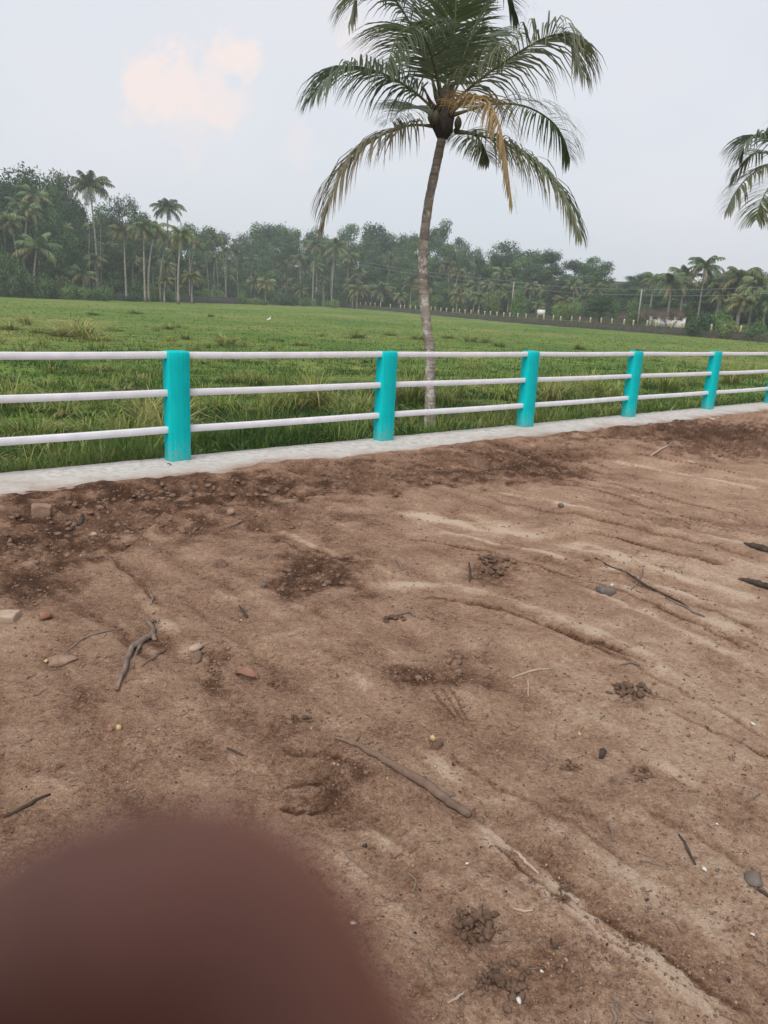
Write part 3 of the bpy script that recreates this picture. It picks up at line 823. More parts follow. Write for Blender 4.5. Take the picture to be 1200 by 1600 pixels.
ORD = ['first', 'second', 'third', 'fourth', 'fifth', 'sixth', 'seventh', 'eighth', 'ninth', 'tenth', 'eleventh', 'twelfth', 'thirteenth', 'fourteenth', 'fifteenth', 'sixteenth', 'seventeenth', 'eighteenth', 'nineteenth', 'twentieth', 'twenty-first', 'twenty-second', 'twenty-third', 'twenty-fourth', 'twenty-fifth', 'twenty-sixth', 'twenty-seventh', 'twenty-eighth', 'twenty-ninth', 'thirtieth']
POSTN = ['first', 'second', 'third', 'fourth', 'fifth']
def zone_phrase(px):
    i = sum(px >= l[0] for l in LAND) - 1
    if i == 0: return 'left of the first turquoise post', 0
    if i == 5: return 'right of the fifth turquoise post', 5
    return 'between %s and %s turquoise posts' % (POSTN[i - 1], POSTN[i]), i
class Namer:
    """collects things of one kind and words each label from its place along the fence"""
    def __init__(self): self.items = []
    def add(self, o, px, desc, short, extra=''): self.items.append((o, px, desc, short, extra))
    def done(self):
        by = {}
        for it in self.items: by.setdefault((zone_phrase(it[1])[1], it[2]), []).append(it)
        for (z, desc), L_ in by.items():
            L_.sort(key=lambda e: e[1])
            for k, (o, px, d, short, extra) in enumerate(L_):
                ph = zone_phrase(px)[0]
                o['label'] = ('%s %s%s' % (d, ph, extra)) if len(L_) == 1 else ('%s %s%s, %s from left' % (d, ph, extra, ORD[min(k, 29)]))
def build_tufts():
    nm = Namer(); nf = Namer()
    rg = np.random.default_rng(33)
    near = [(200, 700, 1.0, 1), (228, 662, .9, 4), (100, 650, .9, 0), (195, 600, .9, 2), (140, 690, 1.0, 0), (55, 690, .9, 5), (365, 598, .9, 0), (395, 602, .8, 1), (520, 642, 1.0, 3), (490, 638, 1.1, 4), (462, 640, 1.0, 1), (425, 632, .8, 0), (545, 655, .8, 5), (570, 640, .8, 3), (712, 622, 1.1, 0), (640, 632, 1.2, 1), (625, 610, .9, 5), (690, 628, .7, 3), (936, 618, 1.1, 0), (915, 612, 1.0, 4), (880, 622, 1.0, 1), (782, 624, 1.2, 2), (1015, 606, 1.2, 0), (1040, 612, 1.2, 1), (1060, 602, 1.1, 5), (862, 628, 1.0, 4), (960, 624, 1.0, 5), (1145, 600, 1.3, 1), (1170, 590, 1.3, 5), (310, 650, .8, 2), (345, 640, .8, 5), (20, 640, 1.0, 1), (260, 690, 1.0, 4)]
    for px, py, s, v in near:
        p = field_pt(px, py)
        s *= 1.2
        o = link('grass_tuft', TUFTM[v], None, p, (0, 0, rg.uniform(0, 6.28)), (s, s, s * rg.uniform(.85, 1.15)))
        tag(o, None, 'grass tuft', 'tall grass tufts close behind the fence')
        nm.add(o, px, 'tall grass tuft behind rails' if v not in (3, 4) else 'yellowed grass tuft behind rails', '')
    far = [(15, 515, 1.6, 1), (40, 508, 1.5, 4), (62, 520, 1.6, 3), (92, 525, 1.7, 4), (112, 522, 1.5, 1), (132, 528, 1.7, 4), (154, 532, 1.6, 3), (185, 518, 1.4, 0), (355, 540, 1.3, 4), (290, 530, 1.0, 0), (275, 512, 1.4, 0), (262, 514, 1.3, 1), (470, 540, 1.1, 1), (655, 530, 1.2, 1), (700, 528, 1.5, 3), (735, 534, 1.5, 4), (760, 536, 1.4, 1), (780, 542, 1.5, 0), (1000, 550, 1.3, 4), (1180, 556, 1.3, 3), (905, 546, 1.2, 1), (430, 532, 1.0, 0), (560, 528, 1.2, 1), (610, 524, 1.4, 3), (145, 492, 1.6, 0), (210, 490, 1.8, 1), (330, 495, 1.8, 0)]
    for px, py, s, v in far:
        p = field_pt(px, py)
        s *= rg.uniform(.7, 1.15)
        o = link('grass_tuft', TUFTM[v], None, p, (0, 0, rg.uniform(0, 6.28)), (s * rg.uniform(1.3, 2.1), s * rg.uniform(1.2, 1.9), s * rg.uniform(.65, 1.0)))
        tag(o, None, 'grass tuft', 'grass tufts out in the open field')
        nf.add(o, px, 'green tuft out in the field' if v not in (3, 4) else 'brownish tuft out in the field', '')
    nm.done(); nf.done()
    # low rank growth nobody could count: weeds between the tufts
    V0 = []; mbv = MB()
    for k in range(1100):
        r = 1 / rg.uniform(1 / 60, 1 / 9.0); az = rg.uniform(-.62, .60)
        x, y = r * math.sin(az), r * math.cos(az)
        if across(x, y) - KB < .35: continue
        f = float(fbm(np.array([x * .3]), np.array([y * .3]), 3, 91)[0])
        if f < -.05 + .15 * rg.uniform(-1, 1): continue
        nb = int(rg.uniform(14, 40)); a = rg.uniform(0, 6.28, nb); rr = rg.uniform(0, .22, nb) * (1 + r / 30)
        base = np.stack([x + np.cos(a) * rr, y + np.sin(a) * rr, np.full(nb, float(zfield(x, y)) - .03)], 1)
        cc = np.array((.145, .225, .045)) * (1 - f * .3) + np.array((.12, .05, .03)) * max(0, rg.uniform(-.3, 1)) * 1.1
        c = np.clip(cc * rg.uniform(.6, 1.3, nb)[:, None], .01, 1)
        V, q, t, C = blades(base, rg.uniform(.18, .55, nb), np.maximum(.014, r * .0011) * np.ones(nb), rg.uniform(.2, 1, nb), a, c * .85, c, seg=3)
        mbv.add(V, q, t, C)
    # broad-leaved weeds in patches
    for k in range(420):
        r = 1 / rg.uniform(1 / 40, 1 / 8.8); az = rg.uniform(-.62, .60)
        x, y = r * math.sin(az), r * math.cos(az)
        if across(x, y) - KB < .3: continue
        f = float(fbm(np.array([x * .5 + 40]), np.array([y * .5]), 3, 95)[0])
        if f < .12: continue
        nb = int(rg.uniform(18, 34)); a = rg.uniform(0, 6.28, nb); rr = rg.uniform(0, .28, nb)
        base = np.stack([x + np.cos(a) * rr, y + np.sin(a) * rr, np.full(nb, float(zfield(x, y)) - .02)], 1)
        c = np.array([(.10, .19, .04), (.16, .24, .06), (.075, .15, .035), (.25, .24, .09)][int(rg.integers(0, 4))]) * rg.uniform(.65, 1.3, nb)[:, None]
        V, q, t, C = blades(base, rg.uniform(.10, .34, nb), rg.uniform(.03, .06, nb) * (1 + r * .02), rg.uniform(.4, 1.3, nb), a + rg.normal(0, .6, nb), c * .9, c, seg=3)
        mbv.add(V, q, t, C)
    tag(link('marsh_weeds', mbv.mesh('marsh_weeds', M['grass'])), 'rank weeds growing through the marsh grass', 'weeds', kind='stuff')
build_tufts()

# ------------------------------------------------------------------ near coconut palms
def bez(P, n):
    """smooth curve through control points"""
    P = np.asarray(P, float)
    if len(P) == 2: return P[0] + (P[1] - P[0]) * np.linspace(0, 1, n)[:, None]
    Q = np.concatenate([2 * P[:1] - P[1:2], P, 2 * P[-1:] - P[-2:-1]])
    out = []
    m = len(P) - 1
    for t in np.linspace(0, m, n):
        i = min(int(t), m - 1); f = t - i
        p0, p1, p2, p3 = Q[i], Q[i + 1], Q[i + 2], Q[i + 3]
        out.append(.5 * (2 * p1 + (p2 - p0) * f + (2 * p0 - 5 * p1 + 4 * p2 - p3) * f * f + (3 * p1 - p0 - 3 * p2 + p3) * f ** 3))
    return np.array(out)
DOWN = np.array([0, 0, -1.0])
def frond_mesh(curve, leaf, green, tipc, seed, mat, nl=72, droop=.75, width=.028, bare=.16, rachis=.022, ragged=.1, stem=(.17, .16, .07)):
    """a pinnate leaf: tapering rachis and two ranks of drooping leaflets, curve in local metres"""
    rg = np.random.default_rng(seed)
    mb = MB()
    C = bez(curve, 26)
    mr_ = MB(); mr_.tube(C, np.linspace(rachis, .004, len(C)) * np.r_[1.9, 1.4, np.ones(len(C) - 2)], 6, stem)
    tt = np.linspace(bare, 1.0, nl)
    idx = tt * (len(C) - 1)
    T = np.gradient(C, axis=0); T /= np.linalg.norm(T, axis=1)[:, None]
    for s in (-1, 1):
        for t, f in zip(tt, idx):
            if rg.uniform() < ragged: continue
            i = min(int(f), len(C) - 2); g = f - i
            p = C[i] * (1 - g) + C[i + 1] * g; tg = T[i] * (1 - g) + T[i + 1] * g
            up = -DOWN - tg * (-DOWN).dot(tg)
            if np.linalg.norm(up) < .15: up = up + np.array([.25, -.4, 0])
            up /= np.linalg.norm(up)
            side = np.cross(tg, up) * s
            prof = math.sin(math.pi * min(1, (.16 + .84 * (t - bare) / (1 - bare)) ** .8 * .93)) ** .6
            ln = 1.45 * leaf * (.25 + .75 * prof) * (1 - .5 * t ** 5) * rg.uniform(.85, 1.12)
            fwd = .30 + .55 * t ** 2
            d = side * (1 - .35 * t) + tg * fwd + up * .22 + rg.normal(0, .07, 3)
            d /= np.linalg.norm(d)
            pts = [p]; nseg = 4; cur = d.copy(); q = p.copy()
            dr = droop * rg.uniform(.7, 1.3)
            for k in range(nseg):
                cur = cur + DOWN * dr * .5 * (k + .4) / nseg * 1.6
                cur /= np.linalg.norm(cur)
                q = q + cur * ln / nseg; pts.append(q)
            pts = np.array(pts)
            wv = np.cross(cur, side + up * .5); wv /= np.linalg.norm(wv) + 1e-9
            wv = np.cross(d, up) * s * .0 + (np.cross(d, side * .7 + up)); 
            nw = np.linalg.norm(wv); wv = wv / nw if nw > 1e-6 else side
            ws = width * np.array([.55, 1.0, .85, .55]) / 2
            V = []; cc = []
            colr = np.array(green) * rg.uniform(.75, 1.25); tc = np.array(tipc) * rg.uniform(.75, 1.25)
            for k in range(nseg):
                V += [pts[k] - wv * ws[k], pts[k] + wv * ws[k]]
                m = (k / nseg) ** 1.5
                cc += [colr * (1 - m) + tc * m] * 2
            V.append(pts[-1]); cc.append(tc)
            mb.add(V, [[2 * k, 2 * k + 1, 2 * k + 3, 2 * k + 2] for k in range(nseg - 1)], [[2 * nseg - 2, 2 * nseg - 1, 2 * nseg]], cc)
    return mb.mesh('frond', mat), mr_.mesh('rachis', mat)
GR = (.104, .142, .088); GR2 = (.122, .160, .084); OLV = (.20, .195, .105); DRY = (.46, .32, .14); BRN = (.24, .19, .13)
def palm_trunk(mb, pts, r0, r1, n=90):
    C = bez(pts, n)
    t = np.linspace(0, 1, n)
    R = r0 + (r1 - r0) * t ** .7 + .25 * r0 * np.exp(-t * 16)
    R = R * (1 + .035 * ((np.arange(n) % 3) == 0)) * (1 + .03 * np.random.default_rng(2).standard_normal(n))
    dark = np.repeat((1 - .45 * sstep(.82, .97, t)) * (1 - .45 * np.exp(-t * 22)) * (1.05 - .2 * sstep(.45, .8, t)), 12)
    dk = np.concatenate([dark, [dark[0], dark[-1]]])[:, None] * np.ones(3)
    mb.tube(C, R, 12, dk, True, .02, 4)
def near_palm():
    D = 12.6
    b = at(672, 678, D); base = np.array([b[0], b[1], float(zfield(b[0], b[1])) - .05])
    root = link('coconut_palm', None, loc=base)
    tag(root, 'slender leaning coconut palm with ragged crown standing just behind the fence', 'palm tree', 'coconut palms beside the fence')
    def loc(px, py, dd=0): return at(px, py, D + dd) - base
    mb = MB()
    palm_trunk(mb, [np.zeros(3), loc(672, 640), loc(672, 600), loc(671.5, 550), loc(666, 500), loc(661, 450), loc(660, 410), loc(664, 360), loc(671, 310), loc(681, 262), loc(688, 228), loc(693, 203)], .088, .064)
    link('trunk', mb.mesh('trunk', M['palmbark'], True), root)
    crown = loc(694, 192)
    mb = MB()
    mb.tube([crown + np.array([-.02, 0, -.22]), crown + np.array([-.01, 0, -.1]), crown + np.array([0, 0, .05]), crown + np.array([.02, 0, .3]), crown + np.array([.02, 0, .5])], [.08, .15, .165, .12, .07], 14, None, True, .12, 3)
    link('crown_fibre', mb.mesh('crown_fibre', M['fibre'], True), root)
    rg = np.random.default_rng(8)
    for k in range(3):
        mb = MB()
        c = crown + np.array([[-.2, -.12, .05], [-.14, -.22, .02], [.2, -.1, -.02], [.1, .2, 0], [-.17, -.16, .14]][k])
        t = np.linspace(0, 1, 7)
        mb.tube(c + np.array([0, 0, 1]) * (t[:, None] - .5) * .2, .058 * np.sin(np.pi * (t * .94 + .03)) ** .7, 10)
        link('coconut', mb.mesh('coconut', M['coconut'], True), root)
    # rachis pixels, depth of tip, leaflet m, colours, droop
    fr = [
        ([(684, 176), (640, 138), (590, 112), (535, 106), (490, 150)], [0, -.1, -.3, -.6, -.8], .62, GR, GR2, .9),
        ([(680, 197), (640, 196), (600, 210), (556, 240), (526, 285), (505, 350)], [0, -.2, -.4, -.5, -.6, -.6], .60, OLV, BRN, 1.1),
        ([(712, 206), (750, 212), (790, 225), (840, 258), (880, 305), (905, 362)], [0, -.2, -.3, -.4, -.5, -.6], .62, GR2, OLV, 1.0),
        ([(706, 180), (770, 163), (820, 166), (860, 188), (880, 215), (890, 246)], [0, .5, .9, 1.2, 1.3, 1.4], .50, (.15, .20, .11), GR2, .8),
        ([(704, 165), (740, 132), (795, 92), (850, 60), (884, 58), (908, 110)], [0, -.2, -.5, -.8, -.9, -1.0], .66, GR, OLV, .95),
        ([(700, 182), (722, 158), (752, 152), (774, 178), (788, 230), (800, 318)], [0, -.5, -.9, -1.1, -1.2, -1.3], .40, DRY, (.26, .22, .10), .9),
        ([(688, 165), (660, 80), (625, 10), (590, -22), (560, -8), (545, 38)], [0, .2, .2, .0, -.1, -.2], .60, GR, OLV, .8),
        ([(690, 168), (680, 110), (664, 62), (640, 44), (618, 62), (604, 108)], [0, -.5, -.9, -1.3, -1.6, -1.8], .66, GR2, GR, .8),
        ([(697, 165), (706, 90), (712, 10), (716, -70)], [0, -.1, -.1, .0], .58, (.085, .13, .045), GR2, .25),
        ([(700, 165), (724, 90), (752, 20), (786, -20), (806, 20)], [0, -.1, .0, .2, .3], .62, GR2, GR, .7),
        ([(694, 165), (676, 80), (652, -5), (615, -45), (600, -20)], [0, .3, .6, .8, .9], .60, GR, GR, .7),
        ([(682, 182), (650, 168), (626, 172), (612, 190)], [0, .8, 1.5, 2.0], .5, (.06, .10, .04), GR, .8),
        ([(700, 168), (730, 100), (752, 60), (772, 62), (786, 96)], [0, .6, 1.2, 1.6, 1.8], .58, GR, GR, .9),
        ([(692, 168), (690, 100), (690, 40), (700, -10), (716, -20)], [0, .7, 1.3, 2.0, 2.5], .6, GR, GR, .7),
        ([(698, 168), (720, 110), (728, 70), (716, 58), (704, 90)], [0, -.6, -1.2, -1.7, -2.0], .55, GR, GR2, .85),
        ([(693, 165), (700, 60), (690, -60), (670, -110)], [0, .1, .3, .5], .6, GR2, GR2, .3),
        ([(712, 204), (735, 208), (752, 222), (764, 250)], [0, .4, .7, .9], .45, (.15, .20, .11), OLV, .8),
    ]
    for k, (pts, dep, lf, c1, c2, dr) in enumerate(fr):
        if k in (13, 14): continue
        cur = [loc(p[0], p[1], d) for p, d in zip(pts, dep)]
        me, mr_ = frond_mesh(cur, lf * (1.22 if k < 6 else 1.0), c1, c2, 200 + k, M['palm'], nl=84, droop=dr * (1.25 if k < 6 else .9), width=.027, bare=.14 if k != 5 else .1, ragged=.14 if k in (1, 2) else .06, stem=(.14, .135, .055) if k != 5 else (.42, .28, .10))
        o = link('frond', me, root); link('rachis', mr_, o)
        if k == 5: o['label'] = 'yellowed dry frond hanging in front of the crown'
    # dried spathe stubs and flower stalks
    for k, (dx, dz) in enumerate(((-.34, .42), (.3, .36), (-.22, .5))):
        mb = MB(); mb.tube([crown + np.array([dx * .2, -.1, .1]), crown + np.array([dx * .7, -.16, dz * .6]), crown + np.array([dx, -.2, dz])], [.03, .026, .008], 6)
        link('spathe', mb.mesh('spathe', M['fibre']), root)
near_palm()
def edge_palm():
    D = 17.0
    b = at(1236, 600, D); base = np.array([b[0], b[1], float(zfield(b[0], b[1])) - .05])
    root = link('coconut_palm', None, loc=base)
    tag(root, 'coconut palm at right frame edge, only its drooping frond tips in view', 'palm tree', 'coconut palms beside the fence')
    def loc(px, py, dd=0): return at(px, py, D + dd) - base
    mb = MB(); palm_trunk(mb, [np.zeros(3), loc(1238, 500), loc(1240, 400), loc(1243, 300), loc(1246, 258)], .12, .09)
    link('trunk', mb.mesh('trunk', M['palmbark'], True), root)
    crown = loc(1247, 245)
    mb = MB(); mb.tube([crown + np.array([0, 0, -.25]), crown + np.array([0, 0, -.1]), crown + np.array([0, 0, .1]), crown + np.array([0, 0, .5])], [.1, .2, .2, .08], 12, None, True, .1, 3)
    link('crown_fibre', mb.mesh('crown_fibre', M['fibre'], True), root)
    fr = [
        ([(1238, 238), (1205, 218), (1182, 212), (1166, 222), (1160, 234)], [0, -.2, -.4, -.5, -.5], .5, GR, GR),
        ([(1238, 248), (1205, 240), (1178, 240), (1158, 258), (1147, 280)], [0, .3, .5, .6, .6], .42, GR, OLV),
        ([(1238, 252), (1200, 258), (1170, 276), (1148, 302), (1134, 330)], [0, -.3, -.5, -.7, -.8], .45, GR, OLV),
        ([(1240, 256), (1222, 270), (1202, 292), (1188, 318), (1182, 342)], [0, -.5, -.9, -1.1, -1.2], .5, GR2, OLV),
        ([(1248, 236), (1244, 205), (1234, 186), (1222, 184), (1212, 196)], [0, 0, .1, .1, .1], .4, GR, GR),
        ([(1250, 236), (1275, 190), (1310, 175), (1340, 210)], [0, 0, 0, 0], .6, GR, GR),
        ([(1250, 245), (1290, 225), (1330, 240), (1355, 290)], [0, -.2, -.4, -.4], .6, GR, OLV),
        ([(1250, 252), (1285, 262), (1315, 300), (1325, 350)], [0, .3, .4, .5], .6, OLV, BRN),
        ([(1252, 236), (1275, 180), (1310, 140), (1345, 130)], [0, .1, .2, .3], .6, GR2, GR),
        ([(1250, 236), (1262, 190), (1280, 160), (1300, 150)], [0, .6, 1.2, 1.8], .6, GR2, GR)]
    for k, (pts, dep, lf, c1, c2) in enumerate(fr):
        me, mr_ = frond_mesh([loc(p[0], p[1], d) for p, d in zip(pts, dep)], lf, c1, c2, 300 + k, M['palm'], nl=58, droop=.95, width=.032)
        o = link('frond', me, root); link('rachis', mr_, o)
edge_palm()

# ------------------------------------------------------------------ far trees: shared meshes
def broad_meshes(seed, nleaf=7000, flat=1.0, size=.020, open_=.0):
    """crown and trunk of a broadleaf tree one unit tall"""
    rg = np.random.default_rng(seed)
    mt = MB()
    lean = rg.normal(0, .03, 2)
    fork = rg.uniform(.32, .45)
    mt.tube(bez([(0, 0, -.03), (lean[0] * .4, lean[1] * .4, fork * .5), (lean[0], lean[1], fork), (lean[0] * 1.6, lean[1] * 1.6, .75)], 10), np.linspace(.020, .007, 10), 7)
    ncl = int(rg.uniform(22, 30))
    cl = []
    for k in range(ncl):
        a = rg.uniform(0, 6.28); zf = rg.uniform(.22, .92); rad = .27 * math.sin(math.pi * min(.97, (zf + .02) / .98)) ** .6 * flat
        rr = rad * rg.uniform(.35, 1.0)
        c = np.array([lean[0] + math.cos(a) * rr, lean[1] + math.sin(a) * rr, zf]); s = rg.uniform(.065, .13)
        cl.append((c, s))
        if k % 2 == 0:
            st = np.array([lean[0], lean[1], rg.uniform(.25, .33)])
            mt.tube(bez([st, st * .4 + c * .6 + np.array([0, 0, -.03]), c], 5), np.linspace(.008, .002, 5), 5)
    V = []; C = []
    w = np.array([s ** 2 for _, s in cl]); cnt = (w / w.sum() * nleaf).astype(int)
    for (c, s), n in zip(cl, cnt):
        d = rg.normal(0, 1, (n, 3)); d /= np.linalg.norm(d, axis=1)[:, None]
        rad = s * rg.uniform(.55, 1.08, n) ** .7 * (1 + .25 * rg.standard_normal(n))
        p = c + d * rad[:, None] * np.array([1.1, 1.1, .75])
        nrm = d + rg.normal(0, .7, (n, 3)) + np.array([0, 0, .4]); nrm /= np.linalg.norm(nrm, axis=1)[:, None]
        u = np.cross(nrm, rg.normal(0, 1, (n, 3))); u /= np.linalg.norm(u, axis=1)[:, None]; v = np.cross(nrm, u)
        sz = size * rg.uniform(.5, 1.15, n)[:, None]
        q = np.stack([p - u * sz * .5, p + v * sz * .28, p + u * sz * .5, p - v * sz * .28], 1)
        V.append(q.reshape(-1, 3))
        base = np.array([(.042, .084, .036), (.058, .106, .036), (.036, .070, .038), (.078, .122, .040)][int(rg.integers(0, 4))])
        base = base * rg.uniform(.65, 1.6)
        C.append(np.repeat(base * rg.uniform(.45, 1.75, n)[:, None], 4, 0))
    V = np.concatenate(V); C = np.concatenate(C)
    q = np.arange(len(V)).reshape(-1, 4)
    return mesh_np('crown', V, q, None, M['leaf'], C), mt.mesh('trunk', M['bark'], True)
BROAD = [broad_meshes(400 + k, 7000, [1, .85, 1.15, 1, .75, 1.1, .95][k], [.034, .031, .036, .030, .034, .032, .037][k]) for k in range(7)]

def palm_crown(seed, nf=20, ln=3.6, hang=1.0, yellow=0.0, nl=17):
    rg = np.random.default_rng(seed)
    mb = MB()
    for k in range(nf):
        a = k * 2.399 + rg.normal(0, .2); el = math.radians(80 - 105 * (k / nf) ** .8 + rg.normal(0, 7))
        l = ln * rg.uniform(.8, 1.08) * (1 - .25 * (k < 3))
        h = np.array([math.cos(a), math.sin(a), 0])
        p = np.zeros(3); C = [p]; e = el
        for s in range(7):
            d = h * math.cos(e) + np.array([0, 0, math.sin(e)]); p = p + d * l / 7; C.append(p)
            e -= hang * (.10 + .035 * s) * rg.uniform(.8, 1.2); e = max(e, -1.45)
        C = np.array(C)
        c = np.array((.118, .158, .066)) * rg.uniform(.7, 1.25)
        if k > nf * .68 and rg.uniform() < .6: c = np.array((.22, .18, .09)) * rg.uniform(.7, 1.2)
        if yellow: c = c * (1 - yellow) + np.array((.22, .20, .06)) * yellow
        mb.tube(C, np.linspace(.05, .015, 8), 4, (.15, .15, .07), False)
        for sd in (-1, 1):
            for t in np.linspace(.14, 1, nl):
                f = t * 7; i = min(int(f), 6); g = f - i
                q = C[i] * (1 - g) + C[i + 1] * g; tg = C[i + 1] - C[i]; tg /= np.linalg.norm(tg)
                side = np.cross(tg, [0, 0, 1.0]); side /= np.linalg.norm(side) + 1e-6
                ll = 1.15 * ln / 3.6 * (.45 + .55 * math.sin(math.pi * min(1, t * .9 + .05))) * rg.uniform(.8, 1.1)
                d = side * sd * .75 + tg * .6 + np.array([0, 0, -.55]) + rg.normal(0, .08, 3); d /= np.linalg.norm(d)
                m = q + d * ll * .55; e_ = m + (d + np.array([0, 0, -.8])) * ll * .35
                wv = np.cross(d, [0, 0, 1.0]) ; wv = tg * .085
                cc = c * rg.uniform(.7, 1.25)
                mb.add([q - wv, q + wv, m + wv * .9, m - wv * .9, e_], [[0, 1, 2, 3]], [[3, 2, 4]], cc)
    for k in range(6):
        a = rg.uniform(0, 6.28); c = np.array([math.cos(a) * .28, math.sin(a) * .28, -.25]); t = np.linspace(0, 1, 5)
        mb.tube(c + np.array([0, 0, 1]) * (t[:, None] - .5) * .3, .13 * np.sin(np.pi * (t * .9 + .05)), 6, (.09, .10, .035))
    return mb.mesh('crown', M['palmfar'])
PCROWN = [palm_crown(500, 20, 3.4, 1.0), palm_crown(501, 24, 3.7, .9), palm_crown(502, 17, 3.2, 1.25), palm_crown(503, 20, 3.5, 1.0, .35), palm_crown(504, 15, 3.8, .8), palm_crown(505, 22, 3.3, 1.1, .12)]
ARECA = [palm_crown(520, 9, 1.9, 1.0, 0, 13), palm_crown(521, 8, 1.7, 1.2, .1, 13)]
def trunk_mesh(seed, bend):
    mb = MB(); t = np.linspace(0, 1, 14); rg = np.random.default_rng(seed)
    P = np.stack([bend * (t ** 1.6) - bend * .25 * np.sin(np.pi * t), .3 * bend * np.sin(t * 3), t], 1)
    mb.tube(P, .135 * (1 + .5 * np.exp(-t * 12)) * (1 - .25 * t), 8, None, True, .03, seed)
    return mb, P[-1]
def bush_mesh(seed, n=2600, c0=(.045, .080, .028), size=.11):
    """low rounded shrub about one unit tall and two wide"""
    rg = np.random.default_rng(seed); V = []; C = []
    for k in range(11):
        a = rg.uniform(0, 6.28); rr = rg.uniform(0, .75); s = rg.uniform(.25, .42)
        c = np.array([math.cos(a) * rr, math.sin(a) * rr, rg.uniform(.2, .75 - .35 * rr)]); m = n // 11
        d = rg.normal(0, 1, (m, 3)); d /= np.linalg.norm(d, axis=1)[:, None]
        p = c + d * (s * rg.uniform(.6, 1.15, m))[:, None]; p[:, 2] = np.maximum(p[:, 2], .01)
        nrm = d + rg.normal(0, .7, (m, 3)); nrm /= np.linalg.norm(nrm, axis=1)[:, None]
        u = np.cross(nrm, rg.normal(0, 1, (m, 3))); u /= np.linalg.norm(u, axis=1)[:, None]; v = np.cross(nrm, u)
        sz = size * rg.uniform(.5, 1.2, m)[:, None]
        V.append(np.stack([p - u * sz * .5, p + v * sz * .3, p + u * sz * .5, p - v * sz * .3], 1).reshape(-1, 3))
        C.append(np.repeat(np.array(c0) * rg.uniform(.7, 1.4) * rg.uniform(.5, 1.6, m)[:, None], 4, 0))
    V = np.concatenate(V)
    return mesh_np('shrub', V, np.arange(len(V)).reshape(-1, 4), None, M['leaf'], np.concatenate(C))
BUSH = [bush_mesh(600, c0=(.080, .140, .045)), bush_mesh(601, c0=(.12, .185, .055)), bush_mesh(602, c0=(.052, .095, .038)), bush_mesh(603, c0=(.18, .24, .08))]

rgT = np.random.default_rng(77)
def ground_at(az, D):
    x, y = D * math.sin(az), D * math.cos(az)
    return np.array([x, y, float(zfield(x, y))])
def broadleaf(px, ytop, D, wpx, v=None, bare=False):
    d = direction(px, ytop); az = math.atan2(d[0], d[1])
    g = ground_at(az, D); zt = CAMZ + D * d[2] / math.hypot(d[0], d[1])
    h = max(3.0, (zt - g[2]) * 1.04)
    w = wpx / F_PX * D
    v = int(rgT.integers(0, 7)) if v is None else v
    sx = w / .60
    root = link('broadleaf_tree', None, None, g, (0, 0, rgT.uniform(0, 6.28)), (sx, sx, h))
    root['category'] = 'tree'
    link('crown', BROAD[v][0], root); link('trunk', BROAD[v][1], root)
    return root
def palm(px, py, D, rpx, v=None, bend=None, areca=False, rot=None):
    """crown centre at pixel"""
    d = direction(px, py); az = math.atan2(d[0], d[1])
    c = CAM + d * (D / math.hypot(d[0], d[1]))
    bend = rgT.normal(0, .05) if bend is None else bend
    # foot so that the crown ends over the pixel; the bend is across the line of sight
    rt = np.array([math.cos(az), -math.sin(az), 0])
    h0 = c[2] - float(zfield(c[0], c[1]))
    foot = c - rt * bend * h0; foot[2] = float(zfield(foot[0], foot[1]))
    h = max(1.2, c[2] - foot[2])
    root = link('areca_palm' if areca else 'coconut_palm', None, None, foot, (0, 0, -az))
    root['category'] = 'palm tree'
    mb = MB(); t = np.linspace(0, 1, 12)
    top = np.array([bend * h0, 0, h])
    P = np.stack([top[0] * (t ** 1.5 * (1 - .0) - .22 * np.sin(np.pi * t)), .15 * np.sin(t * 5 + px) * np.ones_like(t) * 1.0 * t * (1 - t), t * h], 1)
    r = (.085 if areca else .19)
    mb.tube(P, r * (1 + .5 * np.exp(-t * 12)) * (1 - .25 * t), 8)
    link('trunk', mb.mesh('trunk', M['palmbark_far'], True), root)
    cr = ARECA[int(rgT.integers(0, 2))] if areca else PCROWN[int(rgT.integers(0, 6)) if v is None else v]
    s = rpx / F_PX * D / (1.55 if areca else 2.75)
    link('crown', cr, root, top, (0, 0, rgT.uniform(0, 6.28) if rot is None else rot), (s, s, s))
    return root
def shrub(px, py, D, wpx, hpx, v):
    d = direction(px, py); az = math.atan2(d[0], d[1]); g = ground_at(az, D)
    s = wpx / F_PX * D / 2.2; h = hpx / F_PX * D
    o = link('shrub', BUSH[v], None, g - np.array([0, 0, .1]), (0, 0, rgT.uniform(0, 6.28)), (s, s, h))
    o['category'] = 'shrub'
    return o

